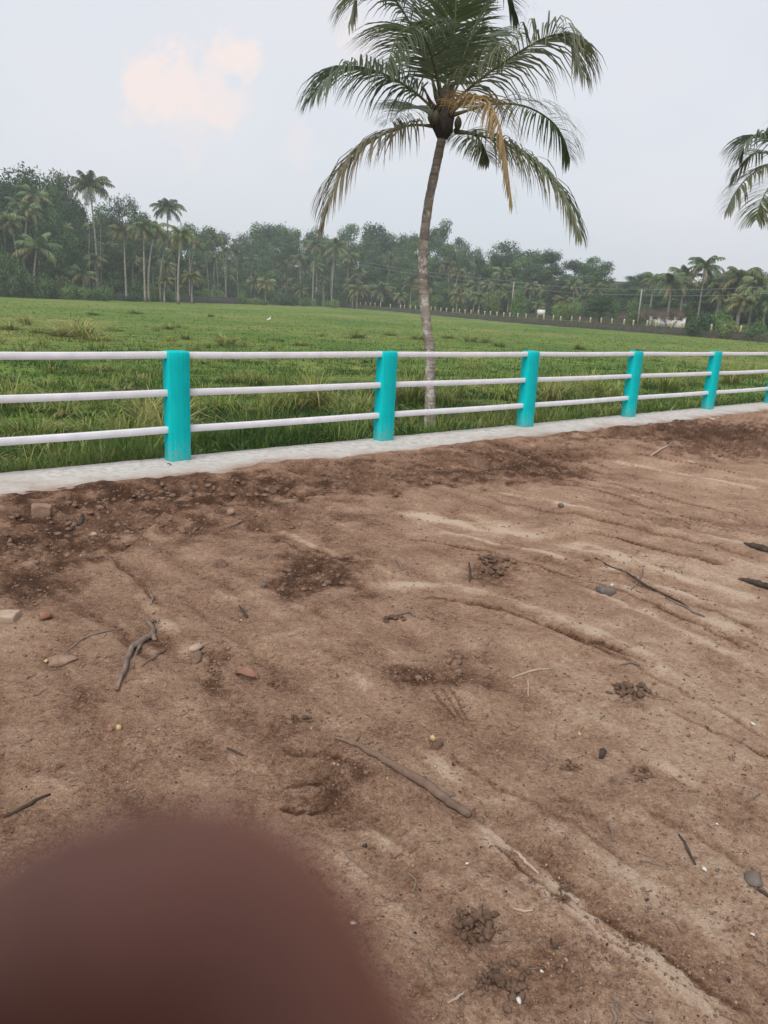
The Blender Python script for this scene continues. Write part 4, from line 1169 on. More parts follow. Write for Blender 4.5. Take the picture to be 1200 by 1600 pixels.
def build_forest():
    sk = Namer(); pl = Namer(); low = Namer(); ar = Namer()
    # skyline trees
    for (px, yt, D, w) in [(8, 278, 182, 52), (48, 254, 178, 74), (84, 264, 188, 52), (100, 292, 190, 46), (165, 320, 200, 46), (200, 302, 196, 46), (222, 332, 205, 50), (290, 346, 235, 50), (322, 352, 250, 46), (350, 363, 255, 44), (376, 360, 262, 40), (404, 347, 265, 56), (432, 351, 265, 50), (458, 355, 262, 40), (484, 363, 262, 40), (502, 357, 265, 44), (528, 359, 265, 44), (549, 350, 262, 46), (581, 347, 258, 50), (612, 367, 255, 40), (634, 362, 252, 40), (652, 366, 250, 38), (692, 343, 240, 40), (718, 371, 235, 36), (738, 378, 232, 36), (784, 373, 222, 48), (810, 387, 218, 40), (838, 389, 214, 42), (860, 390, 210, 40), (894, 406, 206, 40), (925, 398, 200, 42), (949, 406, 198, 38), (986, 431, 200, 36), (1010, 427, 190, 40), (1130, 425, 160, 44), (1152, 418, 165, 46), (1182, 420, 160, 46), (1212, 424, 158, 46)]:
        o = broadleaf(px, yt, D, w * 1.12); o['group'] = 'skyline trees of the far wood'
        sk.add(o, px, 'skyline broadleaf tree of the wood', '')
    # palms one can pick out
    for (px, py, D, r, v, b) in [(140, 290, 172, 25, 1, -.03), (262, 325, 195, 22, 0, .02), (193, 360, 164, 19, 3, .0), (224, 358, 156, 22, 2, .01), (243, 358, 166, 20, 5, .12), (262, 372, 172, 18, 3, .14), (284, 366, 150, 20, 5, .07), (58, 386, 155, 27, 4, .10), (5, 345, 160, 24, 3, .0), (128, 428, 158, 17, 4, -.05), (492, 384, 228, 17, 2, .02), (525, 386, 228, 18, 1, .05), (415, 442, 224, 15, 3, .0), (398, 440, 226, 13, 0, .0), (552, 444, 225, 17, 5, .0), (560, 452, 222, 17, 3, .05), (596, 454, 216, 17, 1, .02), (626, 464, 212, 13, 2, .0), (716, 462, 190, 14, 3, .05), (748, 464, 184, 14, 5, -.06), (842, 478, 160, 11, 5, .03), (1050, 442, 146, 22, 1, .0), (1072, 432, 152, 22, 4, .02), (1102, 416, 152, 23, 0, .0), (1158, 434, 138, 26, 3, -.05), (1184, 446, 132, 26, 5, .05), (1128, 452, 140, 20, 5, .04), (1198, 470, 128, 24, 1, .0), (1022, 436, 165, 16, 0, .0), (1160, 472, 128, 20, 3, .04), (470, 452, 230, 12, 3, .0), (880, 470, 165, 14, 3, -.03), (660, 455, 205, 13, 3, .0), (780, 450, 185, 13, 1, .0), (300, 432, 160, 14, 3, .02), (258, 440, 158, 14, 5, .06)]:
        o = palm(px, py, D, r, v, b); o['group'] = 'coconut palms along the far edge of the field'
        pl.add(o, px, 'low coconut palm at far wood edge' if py > 425 else 'tall coconut palm at far wood edge', '')
    for (px, py, D, r) in [(158, 345, 170, 9), (334, 374, 205, 11), (345, 372, 205, 11), (353, 392, 205, 10), (306, 380, 190, 12), (320, 392, 200, 10), (272, 395, 175, 11), (369, 398, 215, 10), (296, 372, 190, 11), (140, 352, 168, 10)]:
        o = palm(px, py, D, r, areca=True); o['group'] = 'slender areca palms at the far wood edge'
        ar.add(o, px, 'slender areca palm at far wood edge', '')
    # front shrubs and small trees
    for (px, py, D, w, h, v) in [(25, 440, 150, 70, 46, 2), (70, 452, 152, 70, 30, 0), (118, 455, 152, 60, 24, 1), (160, 458, 153, 60, 20, 0), (10, 425, 152, 60, 60, 0), (95, 440, 158, 60, 34, 3), (205, 458, 160, 40, 14, 2), (400, 466, 205, 40, 12, 1), (445, 466, 210, 50, 22, 2), (480, 470, 215, 40, 14, 0), (520, 472, 215, 36, 14, 3), (378, 462, 205, 30, 16, 0), (1092, 496, 120, 60, 44, 2), (1125, 492, 128, 44, 30, 1), (990, 492, 140, 40, 22, 0), (1150, 500, 116, 50, 26, 3), (880, 490, 158, 40, 30, 1), (770, 486, 172, 36, 40, 3), (810, 486, 166, 34, 44, 0), (700, 480, 190, 30, 18, 2), (650, 478, 200, 30, 14, 0), (1185, 508, 112, 46, 30, 0)]:
        o = shrub(px, py, D, w, h, v); o['group'] = 'shrubs along the far edge of the field'
        low.add(o, px, 'leafy shrub at far field edge', '')
    o = broadleaf(941, 458, 146, 58, 3); o.name = 'round_tree'; tag(o, 'dark round-crowned small tree standing alone on far road wall near fourth post', 'tree')
    o.scale.z *= 1.0
    for nm in (sk, pl, ar, low): nm.done()
    # the rest of the wood, rank behind rank
    inw = Namer(); RK = ('rear', 'middle', 'front')
    sx = np.array([0, 50, 90, 140, 200, 262, 300, 350, 400, 460, 520, 580, 640, 700, 740, 790, 860, 930, 965, 1010, 1060, 1110, 1200])
    sy = np.array([275, 258, 285, 330, 312, 345, 352, 366, 352, 360, 362, 352, 368, 358, 382, 380, 395, 404, 436, 430, 425, 420, 428])
    for rank, (dd, lo, hi, step) in enumerate(((-4, 12, 30, 22), (-14, 32, 58, 23), (-24, 58, 86, 27))):
        px = -30 + rank * 7
        while px < 1240:
            b = np.interp(px, sx, sy); bottom = hz(px) + 4
            yt = b + rgT.uniform(lo, hi)
            Db = np.interp(px, [0, 250, 400, 560, 700, 950, 1200], [180, 205, 258, 255, 230, 195, 152]) + dd
            if yt < bottom - 22:
                z = zone_phrase(px)[0]
                if rank and rgT.uniform() < .42:
                    o = palm(px, yt + 8, Db, rgT.uniform(11, 16) * 200 / Db)
                    tag(o, None, 'palm tree', 'palms inside the far wood'); inw.add(o, px, '%s-rank coconut palm inside far wood' % RK[rank], '')
                else:
                    o = broadleaf(px, yt, Db, rgT.uniform(32, 48) * 210 / Db)
                    tag(o, None, 'tree', 'broadleaf trees inside the far wood'); inw.add(o, px, '%s-rank broadleaf tree inside far wood' % RK[rank], '')
            px += step * rgT.uniform(.75, 1.25)
    # undergrowth closing the foot of the wood
    for k in range(70):
        px = -20 + k * 18 + rgT.uniform(-6, 6)
        z = zone_phrase(px)[0]
        Db = np.interp(px, [0, 250, 370, 500, 560, 700, 950, 1200], [166, 172, 216, 240, 240, 208, 172, 136]) + rgT.uniform(-3, 8)
        o = shrub(px, hz(px), Db, rgT.uniform(24, 36), rgT.uniform(18, 34), int(rgT.integers(0, 3)))
        tag(o, None, 'shrub', 'undergrowth of the far wood'); inw.add(o, px, 'undergrowth shrub at far wood foot', '')
    inw.done()
build_forest()

def bare_shrubs():
    for k, (px, py, D, hgt) in enumerate(((1018, 498, 134, 4.0), (1048, 500, 130, 3.8), (985, 497, 141, 3.2))):
        d = direction(px, py); g = ground_at(math.atan2(d[0], d[1]), D)
        rg = np.random.default_rng(700 + k); mb = MB()
        def grow(p, d, l, r, dep):
            q = p + d * l
            mb.tube([p, (p + q) / 2 + rg.normal(0, .04, 3) * l, q], [r, r * .8, r * .6], 4, None, False)
            if dep == 0: return
            for _ in range(4 if dep > 1 else 3):
                e = d + rg.normal(0, .5, 3) + np.array([0, 0, .12]); e /= np.linalg.norm(e)
                grow(p + d * l * rg.uniform(.5, 1), e, l * rg.uniform(.55, .8), r * .55, dep - 1)
        for s in range(6):
            a = s * 1.05 + rg.uniform(0, .5); grow(np.array([math.cos(a) * .3, math.sin(a) * .3, -.1]), np.array([math.cos(a) * .55, math.sin(a) * .55, .8]), hgt * .38, .06, 4)
        o = link('bare_shrub', mb.mesh('bare_shrub', M['deadtwig']), None, g)
        tag(o, ['leafless reddish shrub on the far road, middle one above the fourth post', 'leafless reddish shrub on the far road, rightmost of the three', 'leafless reddish shrub on the far road, leftmost of the three'][k], 'shrub', 'leafless shrubs on the far road')
bare_shrubs()

# ------------------------------------------------------------------ far road, wall, stones, poles
def wall_xy(px, off=0.0):
    a = azim(px, hz(px)); D = float(np.interp(a, _wa, _wd)) + off
    return np.array([D * math.sin(a), D * math.cos(a)])
def far_road():
    pxs = np.arange(505, 1420, 4)
    V = []; 
    for p in pxs:
        a = wall_xy(p, .3); b = wall_xy(p, .9)
        z0 = float(zfield(*wall_xy(p, -.6))); z1 = z0 + 1.0 + .05 * math.sin(p * .31) 
        V += [(*wall_xy(p, -.05), z0 - .4), (*wall_xy(p, .12), z1), (*wall_xy(p, .65), z1 + .02), (*wall_xy(p, .7), z0 - .4)]
    n = len(pxs); q = []
    for i in range(n - 1):
        for j in range(3): q.append([i * 4 + j, i * 4 + 4 + j, i * 4 + 5 + j, i * 4 + 1 + j])
    me = mesh_np('retaining_wall', V, q, None, M['stonewall'])
    tag(link('retaining_wall', me), 'long dark mossy stone wall holding the far road above the field', 'wall')
    # road on top
    V = []; 
    for p in pxs:
        z0 = float(zfield(*wall_xy(p, -.6)))
        V += [(*wall_xy(p, 1.4), z0 + 1.06), (*wall_xy(p, 6.5), z0 + 1.06)]
    me = mesh_np('far_road', V, [[2 * i, 2 * i + 2, 2 * i + 3, 2 * i + 1] for i in range(n - 1)], None, M['greywall'])
    tag(link('far_road', me), kind='structure')
    # guard stones
    mb = MB()
    mb.tube([(0, 0, -.05), (0, 0, .42), (0, 0, .46), (0, 0, .5)], [.16, .14, .14, .135], 4)
    stone = mb.mesh('guard_stone', M['yellow']); 
    mb = MB(); mb.tube([(0, 0, .5), (0, 0, .72), (0, 0, .8), (0, 0, .84)], [.145, .13, .11, .04], 4)
    capm = mb.mesh('painted_top', M['whitewash'])
    Pl = np.array([wall_xy(p, .4) for p in pxs]); s = np.concatenate([[0], np.cumsum(np.linalg.norm(np.diff(Pl, axis=0), axis=1))])
    rg = np.random.default_rng(15); gs = Namer()
    for k, d in enumerate(np.arange(26, s[-1] - 20, 2.7)):
        if rg.uniform() < .1: continue
        d = d + rg.normal(0, .2)
        x, y = np.interp(d, s, Pl[:, 0]), np.interp(d, s, Pl[:, 1]); p = np.interp(d, s, pxs)
        z = float(zfield(*wall_xy(p, -.6))) + 1.0
        o = link('guard_stone', stone, None, (x, y, z), (rg.normal(0, .03), rg.normal(0, .03), rg.uniform(0, 1.5)), (1, 1, 1.05))
        tag(o, None, 'guard stone', 'guard stones along the far road'); gs.add(o, p, 'white-topped yellow guard stone', '')
        link('painted_top', capm, o)
    gs.done()
    # signboard
    a = wall_xy(846, 2.2); z = float(zfield(*wall_xy(846, -.6))) + 1.0
    root = link('signboard', None, None, (a[0], a[1], z), (0, 0, -azim(846, 490)))
    tag(root, 'pale blank signboard on two legs beside the far road', 'signboard')
    mb = MB(); mb.box((0, 0, 1.25), (.72, 0, 0), (0, .03, 0), (0, 0, .5)); link('board', mb.mesh('board', M['whitewash']), root)
    for sx in (-.6, .6):
        mb = MB(); mb.box((sx, .06, .65), (.035, 0, 0), (0, .025, 0), (0, 0, .65)); link('leg', mb.mesh('leg', M['wood_pole']), root)
    # white garden wall with gate pillars
    a = wall_xy(1070, 7.5); b = wall_xy(1018, 7.5); z = float(zfield(*wall_xy(1040, 8)))
    ax = (a - b); ln = np.linalg.norm(ax); ax /= ln
    root = link('garden_wall', None, None, (b[0], b[1], z), (0, 0, math.atan2(ax[1], ax[0])))
    tag(root, 'low whitewashed garden wall with pillars behind the far road', 'wall')
    mb = MB(); mb.box((ln / 2, 0, .5), (ln / 2, 0, 0), (0, .08, 0), (0, 0, .55)); link('wall_panel', mb.mesh('wall_panel', M['whitewash']), root)
    for t in np.linspace(0, ln, 5):
        mb = MB(); mb.box((t, 0, .65), (.17, 0, 0), (0, .17, 0), (0, 0, .75)); mb.box((t, 0, 1.44), (.22, 0, 0), (0, .22, 0), (0, 0, .05)); link('pillar', mb.mesh('pillar', M['whitewash']), root)
    # poles and wires
    tops = []
    specs = [(560, 408, 238, 'leftmost, half hidden by palms'), (803, 440, 166, 'between the third and second posts'), (1003, 452, 138, 'beside the leafless shrubs'), (1300, 440, 118, 'out at the right')]
    for px, py, D, w in specs:
        c = at(px, py, D); g = float(zfield(c[0], c[1]))
        root = link('utility_pole', None, None, (c[0], c[1], g))
        tag(root, 'thin pale utility pole by the far road, %s' % w, 'utility pole', 'utility poles along the far road')
        h = c[2] - g
        mb = MB(); mb.tube([(0, 0, -.2), (0, 0, h * .5), (0, 0, h)], [.15, .13, .10], 8); link('shaft', mb.mesh('shaft', M['wood_pole']), root)
        mb = MB(); mb.box((0, 0, h - .25), (.6, -.1, 0), (.01, .05, 0), (0, 0, .05)); link('cross_arm', mb.mesh('cross_arm', M['wood_pole']), root)
        tops.append(c)
    for w, (off, nm) in enumerate(((0.02, 'upper'), (-.9, 'lower'))):
        mb = MB()
        for a, b in zip(tops[:-1], tops[1:]):
            t = np.linspace(0, 1, 14); P = a + (b - a) * t[:, None]; P[:, 2] += off - .7 * 4 * t * (1 - t) * .6
            mb.tube(P, .022, 4, None, False)
        tag(link('power_line', mb.mesh('power_line', M['wire'])), '%s thin overhead wire strung in front of the far wood' % nm, 'wire', 'overhead wires')
    # boundary wall by the left palms
    V = []; pp = np.arange(180, 376, 4)
    for p in pp:
        D = np.interp(p, [180, 376], [162, 200]); a = azim(p, hz(p)); x, y = D * math.sin(a), D * math.cos(a); z = float(zfield(x, y)); t = z + 1.55 + .06 * math.sin(p * .7)
        x2, y2 = (D + .3) * math.sin(a), (D + .3) * math.cos(a)
        V += [(x, y, z - .4), (x, y, t), (x2, y2, t), (x2, y2, z - .4)]
    me = mesh_np('boundary_wall', V, [[i * 4 + j, i * 4 + 4 + j, i * 4 + 5 + j, i * 4 + 1 + j] for i in range(len(pp) - 1) for j in range(3)], None, M['greywall'])
    tag(link('boundary_wall', me), 'low dark boundary wall behind the left palms at the field edge', 'wall')
    # small house roofs glimpsed among the trunks
    c = at(357, 407, 258); g = float(zfield(c[0], c[1])); hh = c[2] - g
    root = link('house', None, None, (c[0], c[1], g), (0, 0, .3)); tag(root, 'pale house edge glimpsed between slender trunks in the wood', 'house')
    mb = MB(); mb.box((0, 0, hh / 2), (1.9, 0, 0), (0, 1.6, 0), (0, 0, hh / 2)); link('wall', mb.mesh('wall', M['stonewall']), root)
    mb = MB(); mb.add([(-2.1, -2.0, hh - .3), (2.1, -2.0, hh - .3), (2.1, 0, hh + .4), (-2.1, 0, hh + .4), (2.1, 2.0, hh - .3), (-2.1, 2.0, hh - .3), (-2.1, -2.0, hh - .6), (2.1, -2.0, hh - .6)], [[0, 1, 2, 3], [3, 2, 4, 5], [6, 7, 1, 0]]); link('roof', mb.mesh('roof', M['whitewash']), root)
    mb = MB(); mb.box((0, -1.9, hh - 2.9), (2.1, 0, 0), (0, .2, 0), (0, 0, .3)); link('balcony', mb.mesh('balcony', M['whitewash']), root)
far_road()

def egret(px, py, rot, label, s=1.0):
    p = field_pt(px, py)
    root = link('egret', None, None, p, (0, 0, rot), (s, s, s))
    tag(root, label, 'bird', 'white egrets in the field')
    mb = MB()
    mb.tube(bez([(-.30, 0, .30), (-.15, 0, .36), (.05, 0, .42), (.16, 0, .48), (.20, 0, .60), (.15, 0, .70), (.20, 0, .78), (.25, 0, .79)], 22), np.interp(np.linspace(0, 1, 22), [0, .2, .4, .55, .7, .9, 1], [.01, .09, .11, .05, .028, .03, .02]), 10)
    link('body', mb.mesh('body', M['egret'], True), root)
    mb = MB(); mb.tube([(.25, 0, .79), (.36, 0, .77)], [.014, .003], 6); link('beak', mb.mesh('beak', M['beak']), root)
    for s_ in (-.03, .03):
        mb = MB(); mb.tube([(0, s_, .36), (-.03, s_, .18), (.0, s_, 0), (.06, s_, 0)], [.014, .009, .008, .006], 6); link('leg', mb.mesh('leg', M['rust']), root)
egret(420, 504, .4, 'white egret standing in the middle of the green field', .8)

# ------------------------------------------------------------------ things lying on the soil
def pxm(px, py, n):
    """metres spanned by n photo pixels on the ground there"""
    return n * np.linalg.norm(on_dirt(px, py) - CAM) / F_PX
def rock(seed, sx, sy, sz, rough=.22, sub=2, flat=0):
    import bmesh
    bm = bmesh.new(); bmesh.ops.create_icosphere(bm, subdivisions=sub, radius=1)
    rg = np.random.default_rng(seed)
    V = np.array([v.co for v in bm.verts]); F = [[v.index for v in f.verts] for f in bm.faces]; bm.free()
    k = rg.normal(0, 1, (11, 3)); k /= np.linalg.norm(k, axis=1)[:, None]; off = rg.uniform(.42, .82, 11)
    if flat:                         # squared block
        k = np.array([(1, 0, 0), (-1, 0, 0), (0, 1, 0), (0, -1, 0), (0, 0, 1), (0, 0, -1)]) + rg.normal(0, .06, (6, 3)); off = np.array([.62] * 6); V = V * 1.05
    for n, o in zip(k, off):        # broken faces
        n = n / np.linalg.norm(n); d = V @ n; m = d > o
        V[m] -= np.outer(d[m] - o, n)
    V *= 1.3
    V *= (1 + rough * .3 * rg.standard_normal(len(V)))[:, None]
    V = V * np.array([sx, sy, sz])
    return V, F
def put_rock(name, px, py, wpx, hpx, mat, label, cat, seed, rough=.22, sub=2, sink=.3, tilt=.15, group=None, smooth=False, yaw=None, flat=0):
    p = on_dirt(px, py); w = pxm(px, py, wpx) / 2; h = pxm(px, py, hpx) / 2
    V, F = rock(seed, w, w * .8, h, rough, sub, flat)
    me = mesh_np(name, V, None, F, M[mat], smooth=smooth)
    rg = np.random.default_rng(seed + 1)
    o = link(name, me, None, p + np.array([0, 0, h * (1 - 2 * sink)]), (rg.normal(0, tilt), rg.normal(0, tilt), rg.uniform(0, 6.28) if yaw is None else yaw))
    return tag(o, label, cat, group)
def put_stick(name, pts, wpx, mat, label, cat='stick', seed=0, taper=(1, 1), lift=.0, n=14, extra=None, group=None, wob=.12, lifts=None):
    G = [on_dirt(*p) for p in pts]
    base = G[0].copy()
    r = pxm(*pts[0], wpx) / 2
    P = bez(np.array(G), n) 
    rg = np.random.default_rng(seed)
    t = np.linspace(0, 1, n)
    lf = np.full(n, lift) if lifts is None else np.interp(t, np.linspace(0, 1, len(lifts)), lifts)
    R = r * np.interp(t, np.linspace(0, 1, len(taper)), taper) * (1 + wob * .5 * rg.standard_normal(n))
    for i in range(n):
        P[i, 2] = max(dirt_z(P[i, 0], P[i, 1]), P[i, 2] - .004) + R[i] * .55 + lf[i]
    P[:, :2] += rg.normal(0, r * wob * 1.5, (n, 2))
    mb = MB(); mb.tube(P - base, R, 8, None, True, .06, seed)
    for e in extra or []:
        a = P[int(e[0] * (n - 1))] - base; g = on_dirt(*e[1]) - base + np.array([0, 0, .012])
        mb.tube(bez([a, (a + g) / 2 + rg.normal(0, .006, 3), g], 6), r * np.linspace(e[2], e[2] * .35, 6), 6, None, True, .1, seed + 1)
    o = link(name, mb.mesh(name, M[mat], True), None, base)
    return tag(o, label, cat, group)

put_stick('stick', [(522, 1152), (560, 1168), (620, 1203), (680, 1240), (735, 1277)], 13, 'stick', 'long dry brown stick lying diagonally on the sand in the middle foreground', seed=1, taper=(.25, .6, .9, 1.05, .75), n=22, lift=.003, extra=[(.22, (583, 1163), .4), (.2, (565, 1150), .3)])
put_stick('thin_stick', [(800, 1328), (820, 1346), (842, 1367)], 5, 'palestone', 'thin pale stick continuing the line of the long stick', seed=2, taper=(.5, 1, .7))
put_stick('branch', [(182, 1082), (196, 1045), (206, 1018), (226, 1002), (240, 990), (228, 970)], 9, 'root', 'forked grey root branch lying on the dirt at left', 'branch', 3, (.5, .9, 1.1, 1.2, 1, .8), .006, 20, [(.62, (208, 1046), .7), (.78, (244, 1003), 1.3), (.9, (236, 975), .8)])
put_stick('twig', [(222, 1044), (240, 1030), (258, 1016)], 5, 'stick', 'short straight twig beside the forked root branch', 'twig', 4, (.5, 1, .8))
put_stick('root_twig', [(104, 1018), (128, 1000), (158, 990), (192, 983)], 4, 'root', 'thin curved root twig left of the forked branch', 'twig', 5, (.6, 1, .9, .6))
put_rock('laterite_block', 66, 806, 30, 24, 'laterite', 'square pale laterite block half sunk near the kerb at left', 'stone', 11, .10, 3, .25, .06, flat=1, yaw=.3)
put_rock('brick_piece', 72, 966, 22, 15, 'brick', 'small red brick fragment at left', 'brick fragment', 12, .1, 2, .2, flat=1)
put_rock('flat_stone', 8, 968, 40, 16, 'palestone', 'flat pale stone cut off by the left frame edge', 'stone', 13, .12, 3, .3, .05, flat=1, yaw=.1)
put_rock('flat_stone', 94, 1033, 36, 18, 'laterite', 'flat brown stone below the thin root twig', 'stone', 14, .2, 3, .35, .08, yaw=.6)
put_rock('yellow_pebble', 72, 1035, 9, 7, 'ochre', 'tiny yellowish pebble beside the flat brown stone', 'pebble', 15, .1, 1, .2)
put_rock('tan_stone', 303, 1017, 26, 14, 'palestone', 'pale stone between the forked branch and dry leaf', 'stone', 16, .15, 2, .3)
put_rock('dark_stone', 307, 1030, 28, 16, 'clod', 'brown stone right under the pale stone near dry leaf', 'stone', 17, .15, 2, .35)
put_rock('yellow_pebble', 186, 1139, 13, 11, 'ochre', 'yellow pebble at lower left with orange chip', 'pebble', 18, .1, 1, .2)
put_rock('orange_pebble', 173, 1142, 10, 8, 'brick', 'orange chip touching the yellow pebble', 'pebble', 19, .1, 1, .25)
put_rock('yellow_stone', 676, 1159, 11, 15, 'ochre', 'yellow stone in a clod right of the long stick', 'pebble', 20, .1, 1, .15)
put_rock('soil_lump', 682, 1168, 24, 14, 'darkclod', 'brown clod holding the yellow stone', 'clod', 21, .3, 2, .35)
put_rock('pale_stone', 147, 837, 11, 9, 'palestone', 'small pale stone in the dark soil near the kerb', 'pebble', 22, .1, 1, .2)
put_rock('grey_stone', 412, 917, 13, 10, 'greystone', 'small bluish grey stone in the middle left sand', 'pebble', 23, .1, 1, .3)
put_rock('round_stone', 620, 776, 12, 9, 'clod', 'small round brown stone below the kerb in the middle', 'pebble', 24, .1, 2, .2)
put_rock('stone', 360, 804, 20, 12, 'laterite', 'rough brown stone in the dark soil between first two posts', 'stone', 25, .15, 2, .3)
put_rock('stone', 345, 884, 22, 14, 'clod', 'rounded soil lump in sand left of the dark soil patch', 'clod', 26, .2, 2, .3)
put_rock('stone', 944, 926, 34, 16, 'greystone', 'dark grey stone with debris at right of centre', 'stone', 27, .18, 2, .3, yaw=.2)
put_rock('white_pebble', 956, 917, 6, 6, 'whitebit', 'tiny white pebble on the dark grey stone', 'pebble', 28, .1, 1, .1)
put_rock('grey_pebble', 876, 793, 11, 8, 'greystone', 'small grey pebble right of the pale sand streak', 'pebble', 29, .1, 1, .2)
put_stick('wood_piece', [(1162, 850), (1182, 857), (1212, 866)], 10, 'darkwood', 'upper dark rotten wood piece at the right edge', 'wood piece', 30, (.25, .8, 1, .9), 0, 14, wob=.14)
put_stick('wood_piece', [(1152, 905), (1178, 912), (1212, 924)], 10, 'darkwood', 'lower dark rotten wood piece at the right edge', 'wood piece', 31, (.25, .8, 1, .9), 0, 14, wob=.14)
put_rock('grey_stone', 1180, 1378, 24, 14, 'greystone', 'grey stone beside a dark twig at lower right edge', 'stone', 32, .15, 2, .2)
put_stick('twig', [(1172, 1382), (1190, 1394), (1210, 1408)], 5, 'darkwood', 'dark twig under the grey stone at lower right edge', 'twig', 33, (.6, 1, 1))
put_rock('black_chip', 940, 1182, 11, 20, 'darkwood', 'dark upright wood chip in the sand right of centre', 'wood chip', 34, .15, 1, .2, .3)
put_rock('black_chip', 570, 1323, 9, 8, 'darkwood', 'tiny black chip above the fingertip edge', 'pebble', 35, .1, 1, .2)
for k, (px, py, w, lab) in enumerate([(552, 1446, 20, 'white paper flake right of the blurred fingertip'), (810, 1566, 16, 'white chip below the lowest dark dung clod'), (730, 1352, 12, 'pale blue-white chip left of the thin pale stick'), (846, 1521, 10, 'white chip above the lowest dark dung clod'), (1101, 1361, 13, 'white chip in the sand at lower right'), (1176, 1463, 13, 'white chip at lower right near frame edge'), (1176, 1134, 14, 'white scrap at the right edge of smooth sand'), (1112, 656, 14, 'white scrap on dark soil beside the fifth post'), (1080, 724, 20, 'pale paper scrap on tracks under the fifth post'), (905, 1149, 10, 'pale yellow scrap above the dark clods at right'), (1120, 1290, 9, 'small white chip above the other right chips')]):
    p = on_dirt(px, py); s = pxm(px, py, w * .62) / 2; rg = np.random.default_rng(800 + k)
    a = np.linspace(0, 2 * np.pi, 9, endpoint=False); rr = s * rg.uniform(.6, 1.15, 9)
    top = np.stack([np.cos(a) * rr, np.sin(a) * rr * .8, .003 + .10 * s * rg.uniform(0, 1, 9) + .25 * s * np.cos(a)], 1); bot = top - np.array([0, 0, .0025])
    V = np.concatenate([top, bot, [[0, 0, .006 + .1 * s]], [[0, 0, .0]]])
    t = [[18, i, (i + 1) % 9] for i in range(9)] + [[19, 9 + (i + 1) % 9, 9 + i] for i in range(9)]
    q = [[i, 9 + i, 9 + (i + 1) % 9, (i + 1) % 9] for i in range(9)]
    o = link('litter_chip', mesh_np('litter_chip', V, q, t, M['whitebit' if k != 9 else 'ochre']), None, p + np.array([0, 0, .25 * s + .002]), (0, 0, rg.uniform(0, 6)))
    tag(o, lab, 'litter', 'pale scraps of litter on the sand')
# clumps of dark crumbled clods
def clod_heap(px, py, wpx, hpx, n, label, seed, mat='darkclod', size=.23):
    p = on_dirt(px, py); ax = (on_dirt(px + wpx / 2, py) - on_dirt(px - wpx / 2, py)) / 2; ay = (on_dirt(px, py - hpx / 2) - on_dirt(px, py + hpx / 2)) / 2
    rg = np.random.default_rng(seed); mb = MB(); w = np.linalg.norm(ax)
    for k in range(int(n * 1.7)):
        a = rg.uniform(0, 6.28); r = math.sqrt(rg.uniform(0, 1))
        c = p + ax * math.cos(a) * r + ay * math.sin(a) * r
        s = w * size * rg.uniform(.4, 1.1) * (1.2 - .55 * r)
        V, F = rock(seed * 100 + k, s, s * rg.uniform(.5, .95), s * rg.uniform(.4, .8), .55, 2)
        a = rg.uniform(0, 6.28); Rm = np.array([[math.cos(a), -math.sin(a), 0], [math.sin(a), math.cos(a), 0], [0, 0, 1]])
        z = dirt_z(c[0], c[1]) - p[2] + s * .28 + (w * .16 * (1 - r))
        mb.add(V @ Rm.T + np.array([c[0] - p[0], c[1] - p[1], z]), None, F)
    o = link('clod_heap', mb.mesh('clod_heap', M[mat]), None, p)
    tag(o, label, 'clod', 'heaps of dark crumbled clods')
for k, (px, py, w, h, n, lab) in enumerate([(742, 1450, 84, 56, 26, 'dark crumbled clod heap below the thin stick, larger one'), (790, 1536, 84, 70, 26, 'dark crumbled clod heap nearest the bottom of the picture'), (880, 1396, 40, 34, 14, 'small dark clod heap on the pale ridge, lower right of stick'), (892, 1197, 36, 24, 12, 'small dark clod heap right of the long stick'), (1002, 1212, 40, 28, 12, 'dark clod heap in smooth sand at right, beyond wood chip'), (772, 884, 58, 34, 18, 'dark clod heap on the sand under the third post'), (615, 968, 44, 12, 10, 'flat crumbled clods above the dark scraped patch'), (430, 1070, 30, 14, 8, 'small clods just right of the dry leaf'), (470, 1124, 44, 18, 9, 'small clods left above the long stick'), (984, 1082, 70, 26, 16, 'scattered dark clods on the sand under the fourth post'), (330, 1040, 22, 46, 10, 'dark crumbs left of the dry leaf'), (522, 1056, 18, 12, 5, 'tiny dark clod pair in the middle sand'), (240, 975, 26, 20, 7, 'dark crumbs at the head of the forked branch')]):
    clod_heap(px, py, w, h, n, lab, 40 + k)
# dry leaf, curled
def dry_leaf():
    p = on_dirt(386, 1062); s = pxm(386, 1062, 34) / 2
    n = 9; V = []
    for side in (0, 1):
        for i in range(n):
            t = i / (n - 1)
            for j in range(7):
                u = j / 6 * 2 - 1
                w = .55 * math.sin(math.pi * (.06 + .9 * t)) ** .7
                V.append(((t * 2 - 1) * s, u * w * s, .35 * s * u * u + .25 * s * math.sin(t * 4.5) + .02 * s * math.sin(j * 2 + i) + .004 - side * .0015))
    m = n * 7; q = []
    for i in range(n - 1):
        for j in range(6):
            a = i * 7 + j; q.append([a, a + 7, a + 8, a + 1]); q.append([m + a, m + a + 1, m + a + 8, m + a + 7])
    root = link('dry_leaf', mesh_np('dry_leaf', V, q, None, M['dryleaf'], smooth=True), None, p + np.array([0, 0, .012]), (.1, -.15, -.3))
    tag(root, 'curled reddish brown dry leaf on the sand at left', 'leaf')
dry_leaf()
